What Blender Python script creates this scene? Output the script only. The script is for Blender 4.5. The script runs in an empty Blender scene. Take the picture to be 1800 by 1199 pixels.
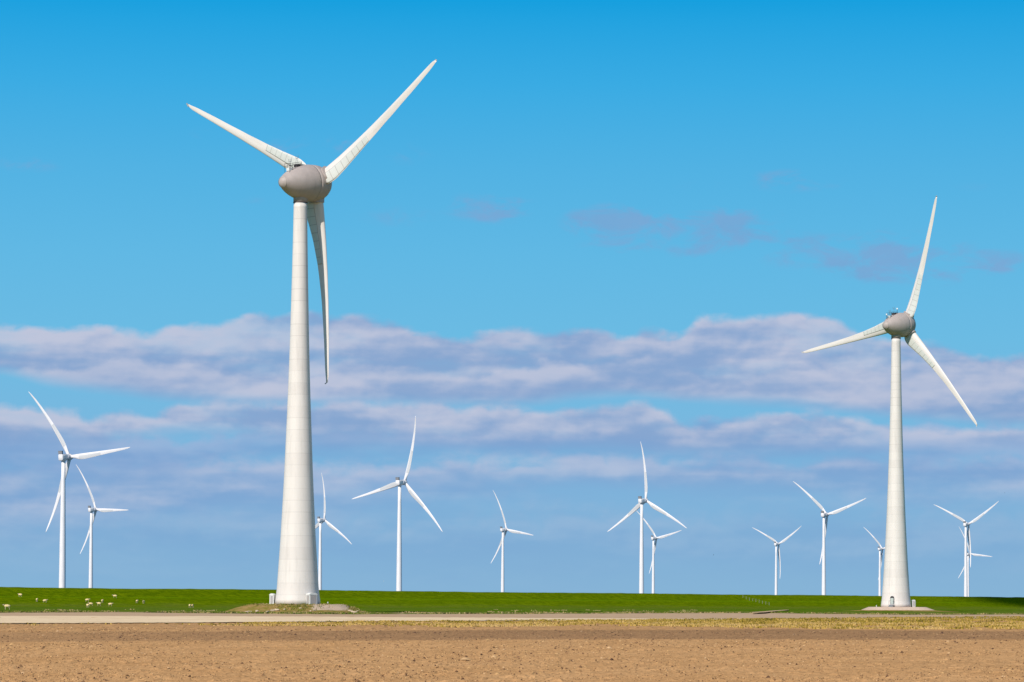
import bpy, bmesh, math, random
import numpy as np
from mathutils import Vector, Matrix, Euler
random.seed(7); rng = np.random.default_rng(7)
S = bpy.context.scene; COL = S.collection
R = math.radians

# ------------------------------------------------------------------ camera
F = 5000.0                      # focal length in photo pixels (1800 wide)
PITCH, ROLL, EYE = R(1.9), 0.0045, 1.7
CY = 1060 - F*math.tan(PITCH)
cd = bpy.data.cameras.new('camera'); cam = bpy.data.objects.new('camera', cd); COL.objects.link(cam)
cd.sensor_width = 36; cd.lens = 100; cd.clip_start = .5; cd.clip_end = 80000
cd.shift_y = (CY - 599.5)/1800
cf = Vector((0, math.cos(PITCH), math.sin(PITCH))); u0 = Vector((0, -math.sin(PITCH), math.cos(PITCH))); r0 = Vector((1, 0, 0))
cr = r0*math.cos(ROLL) + u0*math.sin(ROLL); cu = u0*math.cos(ROLL) - r0*math.sin(ROLL)
m = Matrix((cr, cu, -cf)).transposed().to_4x4(); m.translation = (0, 0, EYE)
cam.matrix_world = m; S.camera = cam

def pdir(px, py):               # direction of sight through a photo pixel
    return (cf + cr*((px-900)/F) + cu*((CY-py)/F)).normalized()
def pground(px, py, z=0.0):     # where that line of sight meets the height z
    d = pdir(px, py); t = (z-EYE)/d.z
    return Vector((d.x*t, d.y*t, z))

# ------------------------------------------------------------------ light
SUN_AZ, SUN_EL = R(180+31), R(36)          # azimuth clockwise from +Y
sdir = Vector((math.sin(SUN_AZ)*math.cos(SUN_EL), math.cos(SUN_AZ)*math.cos(SUN_EL), math.sin(SUN_EL)))
sl = bpy.data.lights.new('sun', 'SUN'); sl.energy = 4.4; sl.angle = R(.5); sl.color = (1, .935, .86)
so = bpy.data.objects.new('sun', sl); COL.objects.link(so)
so.rotation_euler = (-sdir).to_track_quat('-Z', 'Y').to_euler(); so.location = (0, 0, 50)
S.view_settings.view_transform = 'Standard'; S.view_settings.look = 'None'
S.view_settings.exposure = 0.0; S.view_settings.gamma = 1

def lin(c):
    return tuple((v/255/12.92 if v/255 <= .04045 else ((v/255+.055)/1.055)**2.4) for v in c)

# ------------------------------------------------------------------ node helper
class NT:
    def __init__(s, tree): s.t = tree; s.n = tree.nodes; s.l = tree.links
    def put(s, sock, v):
        if isinstance(v, (int, float)): sock.default_value = v
        elif isinstance(v, (tuple, list)):
            sock.default_value = tuple(v) + ((1,) if len(sock.default_value) == 4 and len(v) == 3 else ())
        else: s.l.new(v, sock)
    def M(s, op, a, b=0.0, c=0.0, clamp=False):
        n = s.n.new('ShaderNodeMath'); n.operation = op; n.use_clamp = clamp
        for i, v in enumerate((a, b, c)): s.put(n.inputs[i], v)
        return n.outputs[0]
    def mix(s, f, a, b, mode='MIX'):
        n = s.n.new('ShaderNodeMix'); n.data_type = 'RGBA'; n.blend_type = mode
        s.put(n.inputs[0], f); s.put(n.inputs[6], a); s.put(n.inputs[7], b); return n.outputs[2]
    def smooth(s, v, a, b):
        n = s.n.new('ShaderNodeMapRange'); n.interpolation_type = 'SMOOTHSTEP'
        s.put(n.inputs[0], v); s.put(n.inputs[1], a); s.put(n.inputs[2], b); return n.outputs[0]
    def linr(s, v, a, b, c=0.0, d=1.0):
        n = s.n.new('ShaderNodeMapRange')
        for i, q in enumerate((v, a, b, c, d)): s.put(n.inputs[i], q)
        return n.outputs[0]
    def xyz(s, x, y, z=0.0):
        n = s.n.new('ShaderNodeCombineXYZ')
        for i, q in enumerate((x, y, z)): s.put(n.inputs[i], q)
        return n.outputs[0]
    def sep(s, v):
        n = s.n.new('ShaderNodeSeparateXYZ'); s.put(n.inputs[0], v); return n.outputs
    def noise(s, vec, scale=1, detail=5, rough=.55, dist=0, col=False):
        n = s.n.new('ShaderNodeTexNoise'); s.put(n.inputs['Vector'], vec)
        n.inputs['Scale'].default_value = scale; n.inputs['Detail'].default_value = detail
        n.inputs['Roughness'].default_value = rough; n.inputs['Distortion'].default_value = dist
        return n.outputs[1 if col else 0]
    def coord(s, which): return s.n.new('ShaderNodeTexCoord').outputs[which]
    def attr(s, name, out='Fac'):
        n = s.n.new('ShaderNodeAttribute'); n.attribute_name = name; return n.outputs[out]
    def ramp(s, f, pts):
        n = s.n.new('ShaderNodeValToRGB'); s.put(n.inputs[0], f); e = n.color_ramp.elements
        while len(e) < len(pts): e.new(.5)
        for q, (p, c) in zip(e, pts): q.position = p; q.color = tuple(c)+(1,)
        return n.outputs[0]
    def curve(s, f, pts):
        n = s.n.new('ShaderNodeFloatCurve'); s.put(n.inputs['Value'], f); c = n.mapping.curves[0]
        while len(c.points) < len(pts): c.points.new(.5, .5)
        for q, (a, b) in zip(c.points, pts): q.location = (a, b); q.handle_type = 'AUTO'
        n.mapping.extend = 'HORIZONTAL'; n.mapping.update(); return n.outputs[0]

# ------------------------------------------------------------------ sky
W = bpy.data.worlds.new('World'); S.world = W; W.use_nodes = True
N = NT(W.node_tree); N.n.clear()
out = N.n.new('ShaderNodeOutputWorld'); bg = N.n.new('ShaderNodeBackground'); N.l.new(bg.outputs[0], out.inputs[0])
sky = N.n.new('ShaderNodeTexSky'); sky.sky_type = 'NISHITA'; sky.sun_disc = False
sky.sun_elevation = SUN_EL; sky.sun_rotation = SUN_AZ; sky.ozone_density = 3; sky.dust_density = .3; sky.air_density = 1
X, Y, Z = N.sep(N.coord('Generated'))
az = N.M('ARCTAN2', X, Y)
el = N.M('DIVIDE', Z, N.M('SQRT', N.M('ADD', N.M('MULTIPLY', X, X), N.M('ADD', N.M('MULTIPLY', Y, Y), 1e-6))))
def azel(px, py):
    d = pdir(px, py); return math.atan2(d.x, d.y), d.z/math.hypot(d.x, d.y)
U = N.linr(az, -.25, .25); 
def cpts(pts):
    o = []
    for x, y in pts:
        a, e = azel(x, y); o.append(((a+.25)/.5, e/.25))
    return [(0, o[0][1])] + o + [(1, o[-1][1])]
def ecurve(pts): return N.M('MULTIPLY', N.curve(U, cpts(pts)), .25)
BG = .1                                    # background strength
def C(r, g, b): return tuple(v/BG for v in lin((r, g, b)))
grad = N.ramp(N.M('MULTIPLY', el, 1/.25), [(max(0, azel(900, y)[1])/.25, C(*c)) for y, c in
      ((1058, (136, 181, 214)), (960, (130, 177, 215)), (860, (126, 179, 219)), (740, (120, 184, 223)), (600, (108, 187, 227)),
       (450, (97, 184, 228)), (300, (82, 178, 227)), (150, (58, 171, 227)), (40, (36, 163, 224)), (0, (22, 159, 222)))])
base = N.mix(N.smooth(el, .215, .6), grad, sky.outputs[0])
pu = N.M('MULTIPLY', az, 50.0); pv = N.M('MULTIPLY', el, 50.0)      # 1 unit = 100 photo pixels
P1 = N.xyz(N.M('MULTIPLY', pu, .75), N.M('MULTIPLY', pv, 1.6), 0)
def offs(k, du=0, dv=0, sx=.75, sy=1.6): return N.xyz(N.M('MULTIPLY', N.M('ADD', pu, du), sx), N.M('MULTIPLY', N.M('ADD', pv, dv), sy), k)
def billow(k, du=0, dv=0):      # rounded heads: |2n-1| keeps its bumps round and its creases sharp
    a = N.M('ABSOLUTE', N.M('SUBTRACT', N.M('MULTIPLY', N.noise(offs(k+.37, du, dv, .85, 1.7), 1.0, 2.5, .45, .1), 2), 1))
    b = N.M('ABSOLUTE', N.M('SUBTRACT', N.M('MULTIPLY', N.noise(offs(k+3.1, du, dv, 2.0, 3.2), 1.0, 4, .5, .1), 2), 1))
    return N.M('ADD', a, N.M('MULTIPLY', b, .38))
def layer(col, k, top, bot, st, sb, amp, light, dark, opac=1.0, lift=.5, sh=1.0, ampb=None, gate=None):
    # each layer is evaluated after the one behind it (keeps the shader's memory use low)
    global pu, pv, U, el
    keep = (pu, pv, U, el); tiny = N.M('MULTIPLY', col, 1e-9)
    pu, pv, U, el = (N.M('ADD', q, tiny) for q in keep)
    n = N.M('ADD', N.M('MULTIPLY', N.M('SUBTRACT', N.noise(offs(k, 0, 0, 1.5, 2.1), 1.25, 5, .55, .15), .5), .95), N.M('MULTIPLY', N.M('SUBTRACT', N.noise(offs(k+1.7, 0, 0, .7, 1.5), 1.0, 3, .5), .5), .55))
    bl = billow(k); n = N.M('ADD', N.M('MULTIPLY', n, .7), N.M('MULTIPLY', N.M('SUBTRACT', bl, .3), .62))
    nb = N.M('SUBTRACT', N.noise(offs(k+5.3, 0, 0, .45, 1.7), 1.1, 5, .55), .5)
    t = ecurve(top); b = ecurve(bot)
    dt = N.M('ADD', N.M('SUBTRACT', t, el), N.M('MULTIPLY', n, amp/F*2))
    db = N.M('ADD', N.M('SUBTRACT', el, b), N.M('MULTIPLY', nb, (ampb or amp)/F*2))
    d = N.M('MULTIPLY', N.smooth(dt, -st/F*.3, st/F), N.smooth(db, -sb/F, sb/F))
    thin = N.linr(N.noise(offs(k+9.1, 0, 0, .35, 1.2), 1.0, 5, .6), .3, .5, opac*.72, opac)
    d = N.M('MULTIPLY', d, thin)
    if gate is not None:
        d = N.M('MULTIPLY', d, gate)
    rel = N.M('ADD', N.M('SUBTRACT', N.noise(offs(k, 0, 0, .75, 1.6), 1.0, 5, .48, .15), N.noise(offs(k, -.12, .16, .75, 1.6), 1.0, 5, .48, .15)), N.M('MULTIPLY', N.M('SUBTRACT', N.noise(offs(k, 0, 0, 1.5, 2.1), 1.25, 4, .5, .15), N.noise(offs(k, -.05, .07, 1.5, 2.1), 1.25, 4, .5, .15)), .42))
    rel = N.M('ADD', N.M('MULTIPLY', rel, .6), N.M('MULTIPLY', N.M('SUBTRACT', bl, billow(k, -.07, .12)), .30))
    big = N.noise(offs(k+2.2, 0, 0, .22, 1.7), 1.0, 3.5, .5)
    edge = N.smooth(dt, 78/F, 4/F)
    L = N.M('ADD', N.M('MULTIPLY', rel, 2.2*sh), N.M('ADD', N.linr(big, .36, .64, -.40, .40), N.M('ADD', lift-.20, N.M('MULTIPLY', edge, N.linr(N.noise(offs(k+6.6, 0, 0, .5, .8), 1.0, 3, .5), .40, .60, .08, .62)))))
    L = N.smooth(L, 0, 1.1)
    pu, pv, U, el = keep
    return N.mix(d, col, N.mix(L, dark, light))
H0, H1 = C(128, 172, 214), C(150, 182, 216)
c = base
# faint high wisps
az0, el0 = az, el
wn = N.noise(offs(31, 0, 0, .7, 1.5), 1.5, 8, .62, .5)
def blob(px, py, rx, ry, prev):
    az, el = (az0, el0) if prev is None else (N.M('ADD', az0, N.M('MULTIPLY', prev, 1e-9)), N.M('ADD', el0, N.M('MULTIPLY', prev, 1e-9)))
    rx *= 1.25; ry *= 1.1
    a, e = azel(px, py)
    q = N.M('ADD', N.M('POWER', N.M('MULTIPLY', N.M('SUBTRACT', az, a), F/rx), 2), N.M('POWER', N.M('MULTIPLY', N.M('SUBTRACT', el, e), F/ry), 2))
    return N.M('EXPONENT', N.M('MULTIPLY', q, -1))
ws = None
for px, py, rx, ry, s in ((1080, 393, 58, 26, .95), (1095, 430, 60, 22, .45), (1255, 392, 75, 28, 1.0), (1310, 412, 60, 26, .7), (1240, 440, 60, 16, .45), (1560, 450, 95, 32, 1.05), (1640, 478, 60, 22, .6),
                       (1745, 460, 60, 18, .7), (1420, 440, 80, 30, .45), (1400, 318, 70, 20, .42), (860, 365, 75, 26, .4), (560, 258, 90, 20, .42),
                       (700, 380, 90, 24, .22), (40, 290, 60, 16, .3), (380, 240, 60, 30, .2), (470, 355, 60, 16, .2), (1240, 330, 60, 18, .2), (1700, 330, 60, 20, .15), (680, 270, 90, 26, .22)):
    b_ = N.M('MULTIPLY', blob(px, py, rx, ry, ws), s); ws = b_ if ws is None else N.M('MAXIMUM', ws, b_)
wd = N.smooth(N.M('ADD', ws, N.M('MULTIPLY', N.M('MULTIPLY', N.M('SUBTRACT', wn, .47), 3.4), N.smooth(ws, .03, .35))), .12, 1.05)
c = N.mix(N.M('MULTIPLY', wd, .74), c, N.mix(N.noise(offs(3), 1.0, 4), C(112, 164, 210), C(136, 166, 211)))
LT, DK = C(190, 197, 219), C(135, 166, 208)
# low streaky band
c = layer(c, 41, [(0, 885), (400, 880), (900, 880), (1400, 885), (1800, 880)], [(0, 985), (900, 985), (1800, 985)], 60, 60, 55, C(152, 184, 217), C(124, 168, 211), .8, .5, 1.0)
c = layer(c, 33, [(0, 800), (200, 790), (420, 790), (600, 805), (700, 803), (850, 797), (1000, 795), (1250, 797), (1400, 800), (1600, 795), (1800, 790)],
          [(0, 925), (250, 915), (400, 905), (700, 880), (900, 862), (1100, 858), (1300, 866), (1600, 866), (1800, 870)], 26, 40, 34, C(174, 191, 219), C(128, 167, 211), 1.0, .66, .8)
c = layer(c, 23, [(0, 745), (150, 740), (260, 760), (300, 765), (420, 748), (560, 738), (720, 742), (900, 745), (1100, 742), (1300, 745), (1450, 745), (1600, 742), (1800, 745)],
          [(0, 830), (300, 825), (600, 800), (900, 795), (1100, 795), (1300, 800), (1800, 810)], 24, 34, 40, C(154, 180, 217), C(124, 162, 209), .9, .4, .8)
c = layer(c, 13, [(0, 706), (70, 708), (130, 718), (165, 732), (185, 726), (225, 712), (262, 722), (292, 714), (320, 702), (420, 702), (540, 704), (620, 698), (720, 704), (840, 708), (900, 712), (980, 716), (1040, 708), (1080, 702), (1125, 701),
               (1165, 718), (1205, 738), (1250, 742), (1290, 730), (1350, 722), (1420, 720), (1500, 728), (1560, 738), (1680, 746), (1800, 744)],
          [(0, 772), (140, 775), (240, 768), (330, 758), (480, 766), (620, 770), (780, 776), (900, 775), (1100, 780), (1300, 788), (1450, 785), (1600, 775), (1800, 780)], 16, 24, 22, LT, DK, .97, .52, 1.0)
c = layer(c, 3, [(0, 566), (60, 572), (130, 574), (200, 572), (250, 579), (290, 572), (340, 563), (400, 560), (440, 549), (500, 546), (560, 545), (620, 549), (680, 558), (740, 575), (800, 588), (860, 582), (910, 573), (960, 574),
              (1010, 571), (1060, 574), (1100, 586), (1140, 573), (1180, 584), (1235, 556), (1300, 549), (1420, 545), (1470, 560), (1520, 580), (1620, 592), (1740, 624), (1800, 618)],
          [(0, 648), (60, 660), (120, 670), (200, 682), (300, 694), (400, 703), (500, 706), (700, 700), (900, 706), (1060, 690), (1150, 690), (1250, 698), (1450, 714), (1600, 728), (1800, 738)], 15, 18, 20, LT, DK, 1.0, .52, 1.0, 14)
c = layer(c, 53, [(0, 640), (130, 640), (200, 624), (300, 632), (380, 650), (480, 656), (560, 648), (620, 637), (700, 642), (780, 654), (860, 655), (930, 636), (1000, 630), (1080, 634), (1165, 618), (1210, 640), (1260, 668), (1330, 652), (1400, 643), (1480, 650), (1560, 641), (1660, 630), (1740, 632), (1800, 640)],
          [(0, 644), (90, 668), (200, 680), (300, 692), (400, 700), (500, 703), (700, 698), (900, 702), (1060, 688), (1150, 688), (1250, 697), (1450, 712), (1600, 726), (1800, 736)], 14, 18, 22, LT, DK, .85, .5, 1.0, 12)
# haze of the lowest degrees lightens slightly the clouds there
c = N.mix(N.M('MULTIPLY', N.smooth(el, .05, 0), .35), c, C(134, 178, 214))
N.l.new(c, bg.inputs[0]); bg.inputs[1].default_value = BG
W.cycles.sampling_method = 'MANUAL'; W.cycles.sample_map_resolution = 512
S.cycles.max_bounces = 4; S.cycles.diffuse_bounces = 3

# ------------------------------------------------------------------ object helpers
def new_mat(name, rough=.6, spec=.3):
    m = bpy.data.materials.new(name); m.use_nodes = True
    n = NT(m.node_tree); b = m.node_tree.nodes['Principled BSDF']
    b.inputs['Roughness'].default_value = rough; b.inputs['Specular IOR Level'].default_value = spec
    return m, n, b
def flat(name, col, rough=.6, var=.08, scale=3.0, spec=.3, metal=0):
    m, n, b = new_mat(name, rough, spec); f = n.noise(n.coord('Object'), scale, 5)
    n.l.new(n.mix(f, tuple(v*(1-var*1.6) for v in col), tuple(min(1, v*(1+var)) for v in col)), b.inputs['Base Color'])
    b.inputs['Metallic'].default_value = metal; return m
def bump(n, b, h, dist, strength=1.0):
    q = n.n.new('ShaderNodeBump'); q.inputs['Distance'].default_value = dist; q.inputs['Strength'].default_value = strength
    n.put(q.inputs['Height'], h); n.l.new(q.outputs[0], b.inputs['Normal'])
def mesh(name, verts, faces, mat, parent=None, smooth=False, auto=None):
    me = bpy.data.meshes.new(name); me.from_pydata([tuple(v) for v in verts], [], [tuple(f) for f in faces]); me.update()
    if mat is not None: me.materials.append(mat)
    if smooth: me.polygons.foreach_set('use_smooth', [True]*len(me.polygons))
    o = bpy.data.objects.new(name, me); COL.objects.link(o)
    if parent: o.parent = parent
    return o
def grid_mesh(name, Vg, mat, smooth=True):          # Vg: rows x cols x 3 numpy
    r_, c_, _ = Vg.shape; me = bpy.data.meshes.new(name)
    me.vertices.add(r_*c_); me.vertices.foreach_set('co', Vg.reshape(-1).astype('f4'))
    i = (np.arange(r_-1)[:, None]*c_ + np.arange(c_-1)[None, :]).reshape(-1)
    q = np.stack([i, i+1, i+c_+1, i+c_], 1); nf = len(q)
    me.loops.add(nf*4); me.loops.foreach_set('vertex_index', q.reshape(-1).astype('i4'))
    me.polygons.add(nf); me.polygons.foreach_set('loop_start', (np.arange(nf)*4).astype('i4'))
    try: me.polygons.foreach_set('loop_total', np.full(nf, 4, 'i4'))
    except Exception: pass
    me.polygons.foreach_set('use_smooth', np.full(nf, smooth)); me.update(calc_edges=True); me.validate()
    me.materials.append(mat); o = bpy.data.objects.new(name, me); COL.objects.link(o); return o
def tag(o, label=None, cat=None, group=None, kind=None):
    for k, v in (('label', label), ('category', cat), ('group', group), ('kind', kind)):
        if v: o[k] = v
    return o
def thing(name, label, cat, loc=(0, 0, 0), rz=0, group=None):
    o = bpy.data.objects.new(name, None); COL.objects.link(o); o.location = loc; o.rotation_euler.z = rz
    o.empty_display_size = .5
    return tag(o, label, cat, group)
class MB:
    def __init__(s): s.v = []; s.f = []
    def add(s, v, f):
        k = len(s.v); s.v += [Vector(p) for p in v]; s.f += [tuple(i+k for i in q) for q in f]; return s
    def box(s, x0, x1, y0, y1, z0, z1, M_=None):
        v = [Vector((x, y, z)) for z in (z0, z1) for x, y in ((x0, y0), (x1, y0), (x1, y1), (x0, y1))]
        if M_: v = [M_ @ p for p in v]
        return s.add(v, [(3, 2, 1, 0), (4, 5, 6, 7), (0, 1, 5, 4), (1, 2, 6, 5), (2, 3, 7, 6), (3, 0, 4, 7)])
    def tube(s, a, b, r1, r2=None, n=8, caps=True):
        a, b = Vector(a), Vector(b); r2 = r1 if r2 is None else r2; d = (b-a).normalized()
        p = d.orthogonal().normalized(); q = d.cross(p); v = []
        for c_, r_ in ((a, r1), (b, r2)):
            v += [c_ + (p*math.cos(2*math.pi*i/n) + q*math.sin(2*math.pi*i/n))*r_ for i in range(n)]
        f = [(i, (i+1) % n, n+(i+1) % n, n+i) for i in range(n)]
        if caps: f += [tuple(range(n-1, -1, -1)), tuple(range(n, 2*n))]
        return s.add(v, f)
    def lathe(s, prof, n=48, axis='Z', caps=True):      # prof: (t along axis, radius)
        v = []; f = []
        for t, r_ in prof:
            for i in range(n):
                a = 2*math.pi*i/n; x, y = r_*math.cos(a), r_*math.sin(a)
                v.append((x, y, t) if axis == 'Z' else (x, t, y))
        for k in range(len(prof)-1):
            for i in range(n):
                j = (i+1) % n; q = (k*n+i, k*n+j, (k+1)*n+j, (k+1)*n+i)
                f.append(q if axis == 'Z' else q[::-1])
        if caps:
            a_, b_ = tuple(range(n-1, -1, -1)), tuple(range((len(prof)-1)*n, len(prof)*n))
            f += [a_, b_] if axis == 'Z' else [a_[::-1], b_[::-1]]
        return s.add(v, f)
    def build(s, name, mat, parent=None, smooth=False):
        return mesh(name, s.v, s.f, mat, parent, smooth)
def vnoise(x, y, seed=0):                                # value noise, numpy
    xi = np.floor(x).astype(np.int64); yi = np.floor(y).astype(np.int64); fx = x-xi; fy = y-yi
    fx = fx*fx*(3-2*fx); fy = fy*fy*(3-2*fy)
    def h(a, b):
        n = (a*374761393 + b*668265263 + seed*1442695041) & 0xffffffff
        n = ((n ^ (n >> 13))*1274126177) & 0xffffffff
        return ((n ^ (n >> 16)) & 0xffffff)/float(0xffffff)
    return (h(xi, yi)*(1-fx)+h(xi+1, yi)*fx)*(1-fy) + (h(xi, yi+1)*(1-fx)+h(xi+1, yi+1)*fx)*fy
def fbm(x, y, seed=0, oct=4, g=.5):
    s_ = 0; a = 1; t = 0
    for k in range(oct): s_ = s_ + a*vnoise(x*2**k, y*2**k, seed+k); t += a; a *= g
    return s_/t

# ------------------------------------------------------------------ ground materials
def soil_mat(name, c0, c1, c2, sc=1.0):
    m, n, b = new_mat(name, .95, 0); p = n.coord('Object')
    x, y, z = n.sep(p)
    a = n.noise(n.xyz(n.M('MULTIPLY', x, .35), n.M('MULTIPLY', y, .12), 0), 1, 6, .6)
    f = n.noise(p, 5.0*sc, 6, .65); g = n.noise(p, 17*sc, 3, .6)
    col = n.mix(n.smooth(a, .3, .7), c0, c1)
    col = n.mix(n.smooth(f, .5, .78), col, c2)
    col = n.mix(n.M('MULTIPLY', n.smooth(g, .44, .30), .7), col, tuple(v*.25 for v in c0))
    col = n.mix(n.M('MULTIPLY', n.smooth(g, .66, .8), .6), col, tuple(min(1, v*1.5) for v in c1))
    fl = n.noise(n.xyz(n.M('MULTIPLY', x, .05), n.M('MULTIPLY', n.M('ADD', y, n.M('MULTIPLY', x, .03)), .55), 0), 1, 4, .7)
    col = n.mix(n.M('MULTIPLY', n.smooth(fl, .52, .7), .32), col, tuple(v*.5 for v in c0))
    shd = n.attr('cloud_shade'); col = n.mix(shd, col, n.mix(.5, col, (.17, .098, .06), 'MIX'))  # cloud shade painted into the soil colour, where the band mask is set
    n.l.new(col, b.inputs['Base Color']); bump(n, b, f, .03, .5); return m
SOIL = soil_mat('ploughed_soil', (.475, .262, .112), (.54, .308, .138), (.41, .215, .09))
FARSOIL = soil_mat('dry_soil', (.40, .25, .145), (.47, .30, .185), (.37, .23, .13), .3)
def grass_mat(name, c0, c1, c2, c3, s1=.02):
    m, n, b = new_mat(name, 1, 0); p = n.coord('Object'); x, y, z = n.sep(p)
    a = n.noise(n.xyz(n.M('MULTIPLY', x, s1), n.M('MULTIPLY', y, s1), n.M('MULTIPLY', z, 1.3)), 1, 5, .6)
    f = n.noise(p, .45, 6, .65); g = n.noise(p, 2.5, 4, .7)
    col = n.mix(n.smooth(a, .3, .7), c0, c1); col = n.mix(n.smooth(f, .38, .62), col, c2)
    col = n.mix(n.M('MULTIPLY', n.smooth(g, .55, .8), .5), col, c3)
    return m, n, b, col, p, g
GM, gn, gb, gcol, gp, gg = grass_mat('dike_grass', (.115, .172, .001), (.155, .212, .002), (.080, .132, .001), (.20, .235, .006))
band = gn.attr('berm'); gcol = gn.mix(gn.M('MULTIPLY', band, .75), gcol, (.13, .235, .003))
rough_ = gn.attr('worn'); gcol = gn.mix(gn.M('MULTIPLY', rough_, gn.smooth(gn.noise(gp, .12, 5, .7), .38, .62)), gcol, (.13, .15, .03))
gn.l.new(gcol, gb.inputs['Base Color']); bump(gn, gb, gg, .25, .7)
MM, mn, mb_, mcol, mp, mg = grass_mat('meadow_grass', (.085, .155, .005), (.12, .18, .012), (.07, .13, .004), (.18, .20, .03))
mx, my, mz = mn.sep(mp)
dryn = mn.noise(mn.xyz(mn.M('MULTIPLY', mx, .09), mn.M('MULTIPLY', my, .03), 0), 1, 6, .65)
mcol = mn.mix(mn.M('MULTIPLY', mn.attr('dry'), mn.smooth(dryn, .40, .6)), mcol, (.27, .21, .08))
mn.l.new(mcol, mb_.inputs['Base Color']); bump(mn, mb_, mg, .2, .7)

# ------------------------------------------------------------------ terrain
Ex = thing  # alias kept short
DA, DB = Vector((-142., 792.)), Vector((244., 1357.))
dv = (DB-DA).normalized(); dn = Vector((-dv.y, dv.x))                  # dn points beyond the dike (away, to the left)
if dn.y < 0: dn = -dn
DPROF = [(-62, 0), (-50, .12), (-34, .75), (-26, 1.45), (-21, 2.15), (-17.5, 2.72), (-14.5, 2.80), (-12, 3.25), (-6, 4.7), (-2.2, 5.42), (0, 5.5), (3, 5.45), (6, 5.0), (16, 1.5), (22, -1)]
def dike_h(x, y):
    s = (x-DA.x)*dn.x + (y-DA.y)*dn.y
    return float(np.interp(s, [p[0] for p in DPROF], [p[1] for p in DPROF]))
T1 = Vector((-35.15, 466.5, 1.35)); T2 = Vector((94.9, 702.6, 1.14))
# ground: one sheet to the horizon
g = mesh('ground', [(-30000, -3000, -.15), (30000, -3000, -.15), (30000, 60000, -.15), (-30000, 60000, -.15)], [(0, 1, 2, 3)], GM); tag(g, kind='structure')
# water beyond the dike
wm, wnn, wb = new_mat('lake_water', .12, .5); wb.inputs['Base Color'].default_value = (.03, .07, .09, 1)
bump(wnn, wb, wnn.noise(wnn.coord('Object'), .4, 5), .3, .6)
o1 = DA - dv*3000 + dn*19; o2 = DB + dv*25000 + dn*19
w = mesh('water', [(o1.x, o1.y, -.1), (o2.x, o2.y, -.1), (o2.x-30000, o2.y+20000, -.1), (o1.x-20000, o1.y+14000, -.1)], [(0, 1, 2, 3)], wm); tag(w, kind='structure')
# dike
ts = np.concatenate([np.arange(-1500, -200, 60), np.arange(-200, 1100, 4), np.arange(1100, 6000, 100)])
sv = [p[0] for p in DPROF]; ss = []
for a, b in zip(sv[:-1], sv[1:]): ss += list(np.linspace(a, b, max(2, int((b-a)/1.6)), endpoint=False))
ss = np.array(ss + [sv[-1]]); zz = np.interp(ss, sv, [p[1] for p in DPROF])
zz = np.convolve(np.pad(zz, 1, mode='edge'), [.25, .5, .25], 'valid')
Vg = np.zeros((len(ts), len(ss), 3)); TT, SS = np.meshgrid(ts, ss, indexing='ij')
Vg[..., 0] = DA.x + dv.x*TT + dn.x*SS; Vg[..., 1] = DA.y + dv.y*TT + dn.y*SS
hh = np.clip(zz/2, 0, 1)[None, :]
Vg[..., 2] = zz[None, :] + hh*((fbm(TT*.03, SS*.15, 3)-.5)*.35 + (fbm(TT*.25, SS*.3, 5)-.5)*.22) + .02
dk = grid_mesh('dike', Vg[:, ::-1], GM); tag(dk, kind='structure')
for nm, fn in (('berm', lambda s: np.exp(-((s+16.2)/1.4)**2)), ('worn', lambda s: np.clip((-s-26)/22, 0, .55))):
    at = dk.data.attributes.new(nm, 'FLOAT', 'POINT'); at.data.foreach_set('value', (np.broadcast_to(fn(ss[::-1])[None, :], TT.shape)).reshape(-1).astype('f4').copy())
# meadow strip in front of the dike
def edge(pts, z=0.0):
    P = [pground(x, y, z) for x, y in pts]; return np.array([p.x/p.y for p in P]), np.array([p.y for p in P])
ea, eY = edge([(-200, 1076.6), (0, 1077), (200, 1076.2), (420, 1078.6), (620, 1079.6), (900, 1079.2), (1200, 1077.8), (1340, 1077.5), (1420, 1078.8), (1600, 1080.5), (1800, 1080.2), (2000, 1080.8)], .05)
us = np.linspace(-.26, .26, 520); near = np.interp(us, ea, eY)
near = near*(1 + .012*(fbm(us*700, us*0, 11)-.5) + .03*(fbm(us*90, us*0, 12)-.5))
rows = np.linspace(0, 1, 60)**1.3
# far end: 62 m line before the crest, per direction
farY = []
for u_ in us:
    d = Vector((u_, 1.0)); t = ((DA.x*dn.x+DA.y*dn.y) - 52)/(d.x*dn.x+d.y*dn.y); farY.append(t)
farY = np.maximum(np.array(farY), near+20)
Yg = near[:, None] + (farY-near)[:, None]*rows[None, :]; Xg = Yg*us[:, None]
Zg = .05 + (fbm(Xg*.08, Yg*.04, 21)-.4)*.5*np.clip(rows*6, 0, 1)[None, :] + (fbm(Xg*.9, Yg*.5, 22)-.5)*.16
Zg = Zg*np.clip((1-rows)*8, .3, 1)[None, :]
md = grid_mesh('meadow', np.stack([Xg, Yg, Zg], 2)[:, ::1], MM); md.data.flip_normals() if md.data.polygons[0].normal.z < 0 else None
tag(md, kind='structure')
at = md.data.attributes.new('dry', 'FLOAT', 'POINT')
dry = np.clip(.95 - rows*3.5, .12, 1)[None, :]*np.interp(us, [-.2, -.1, 0, .1, .2], [.75, .95, .8, .8, .9])[:, None]
at.data.foreach_set('value', dry.reshape(-1).astype('f4'))
if dk.data.polygons[10].normal.z < 0: dk.data.flip_normals()
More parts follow.
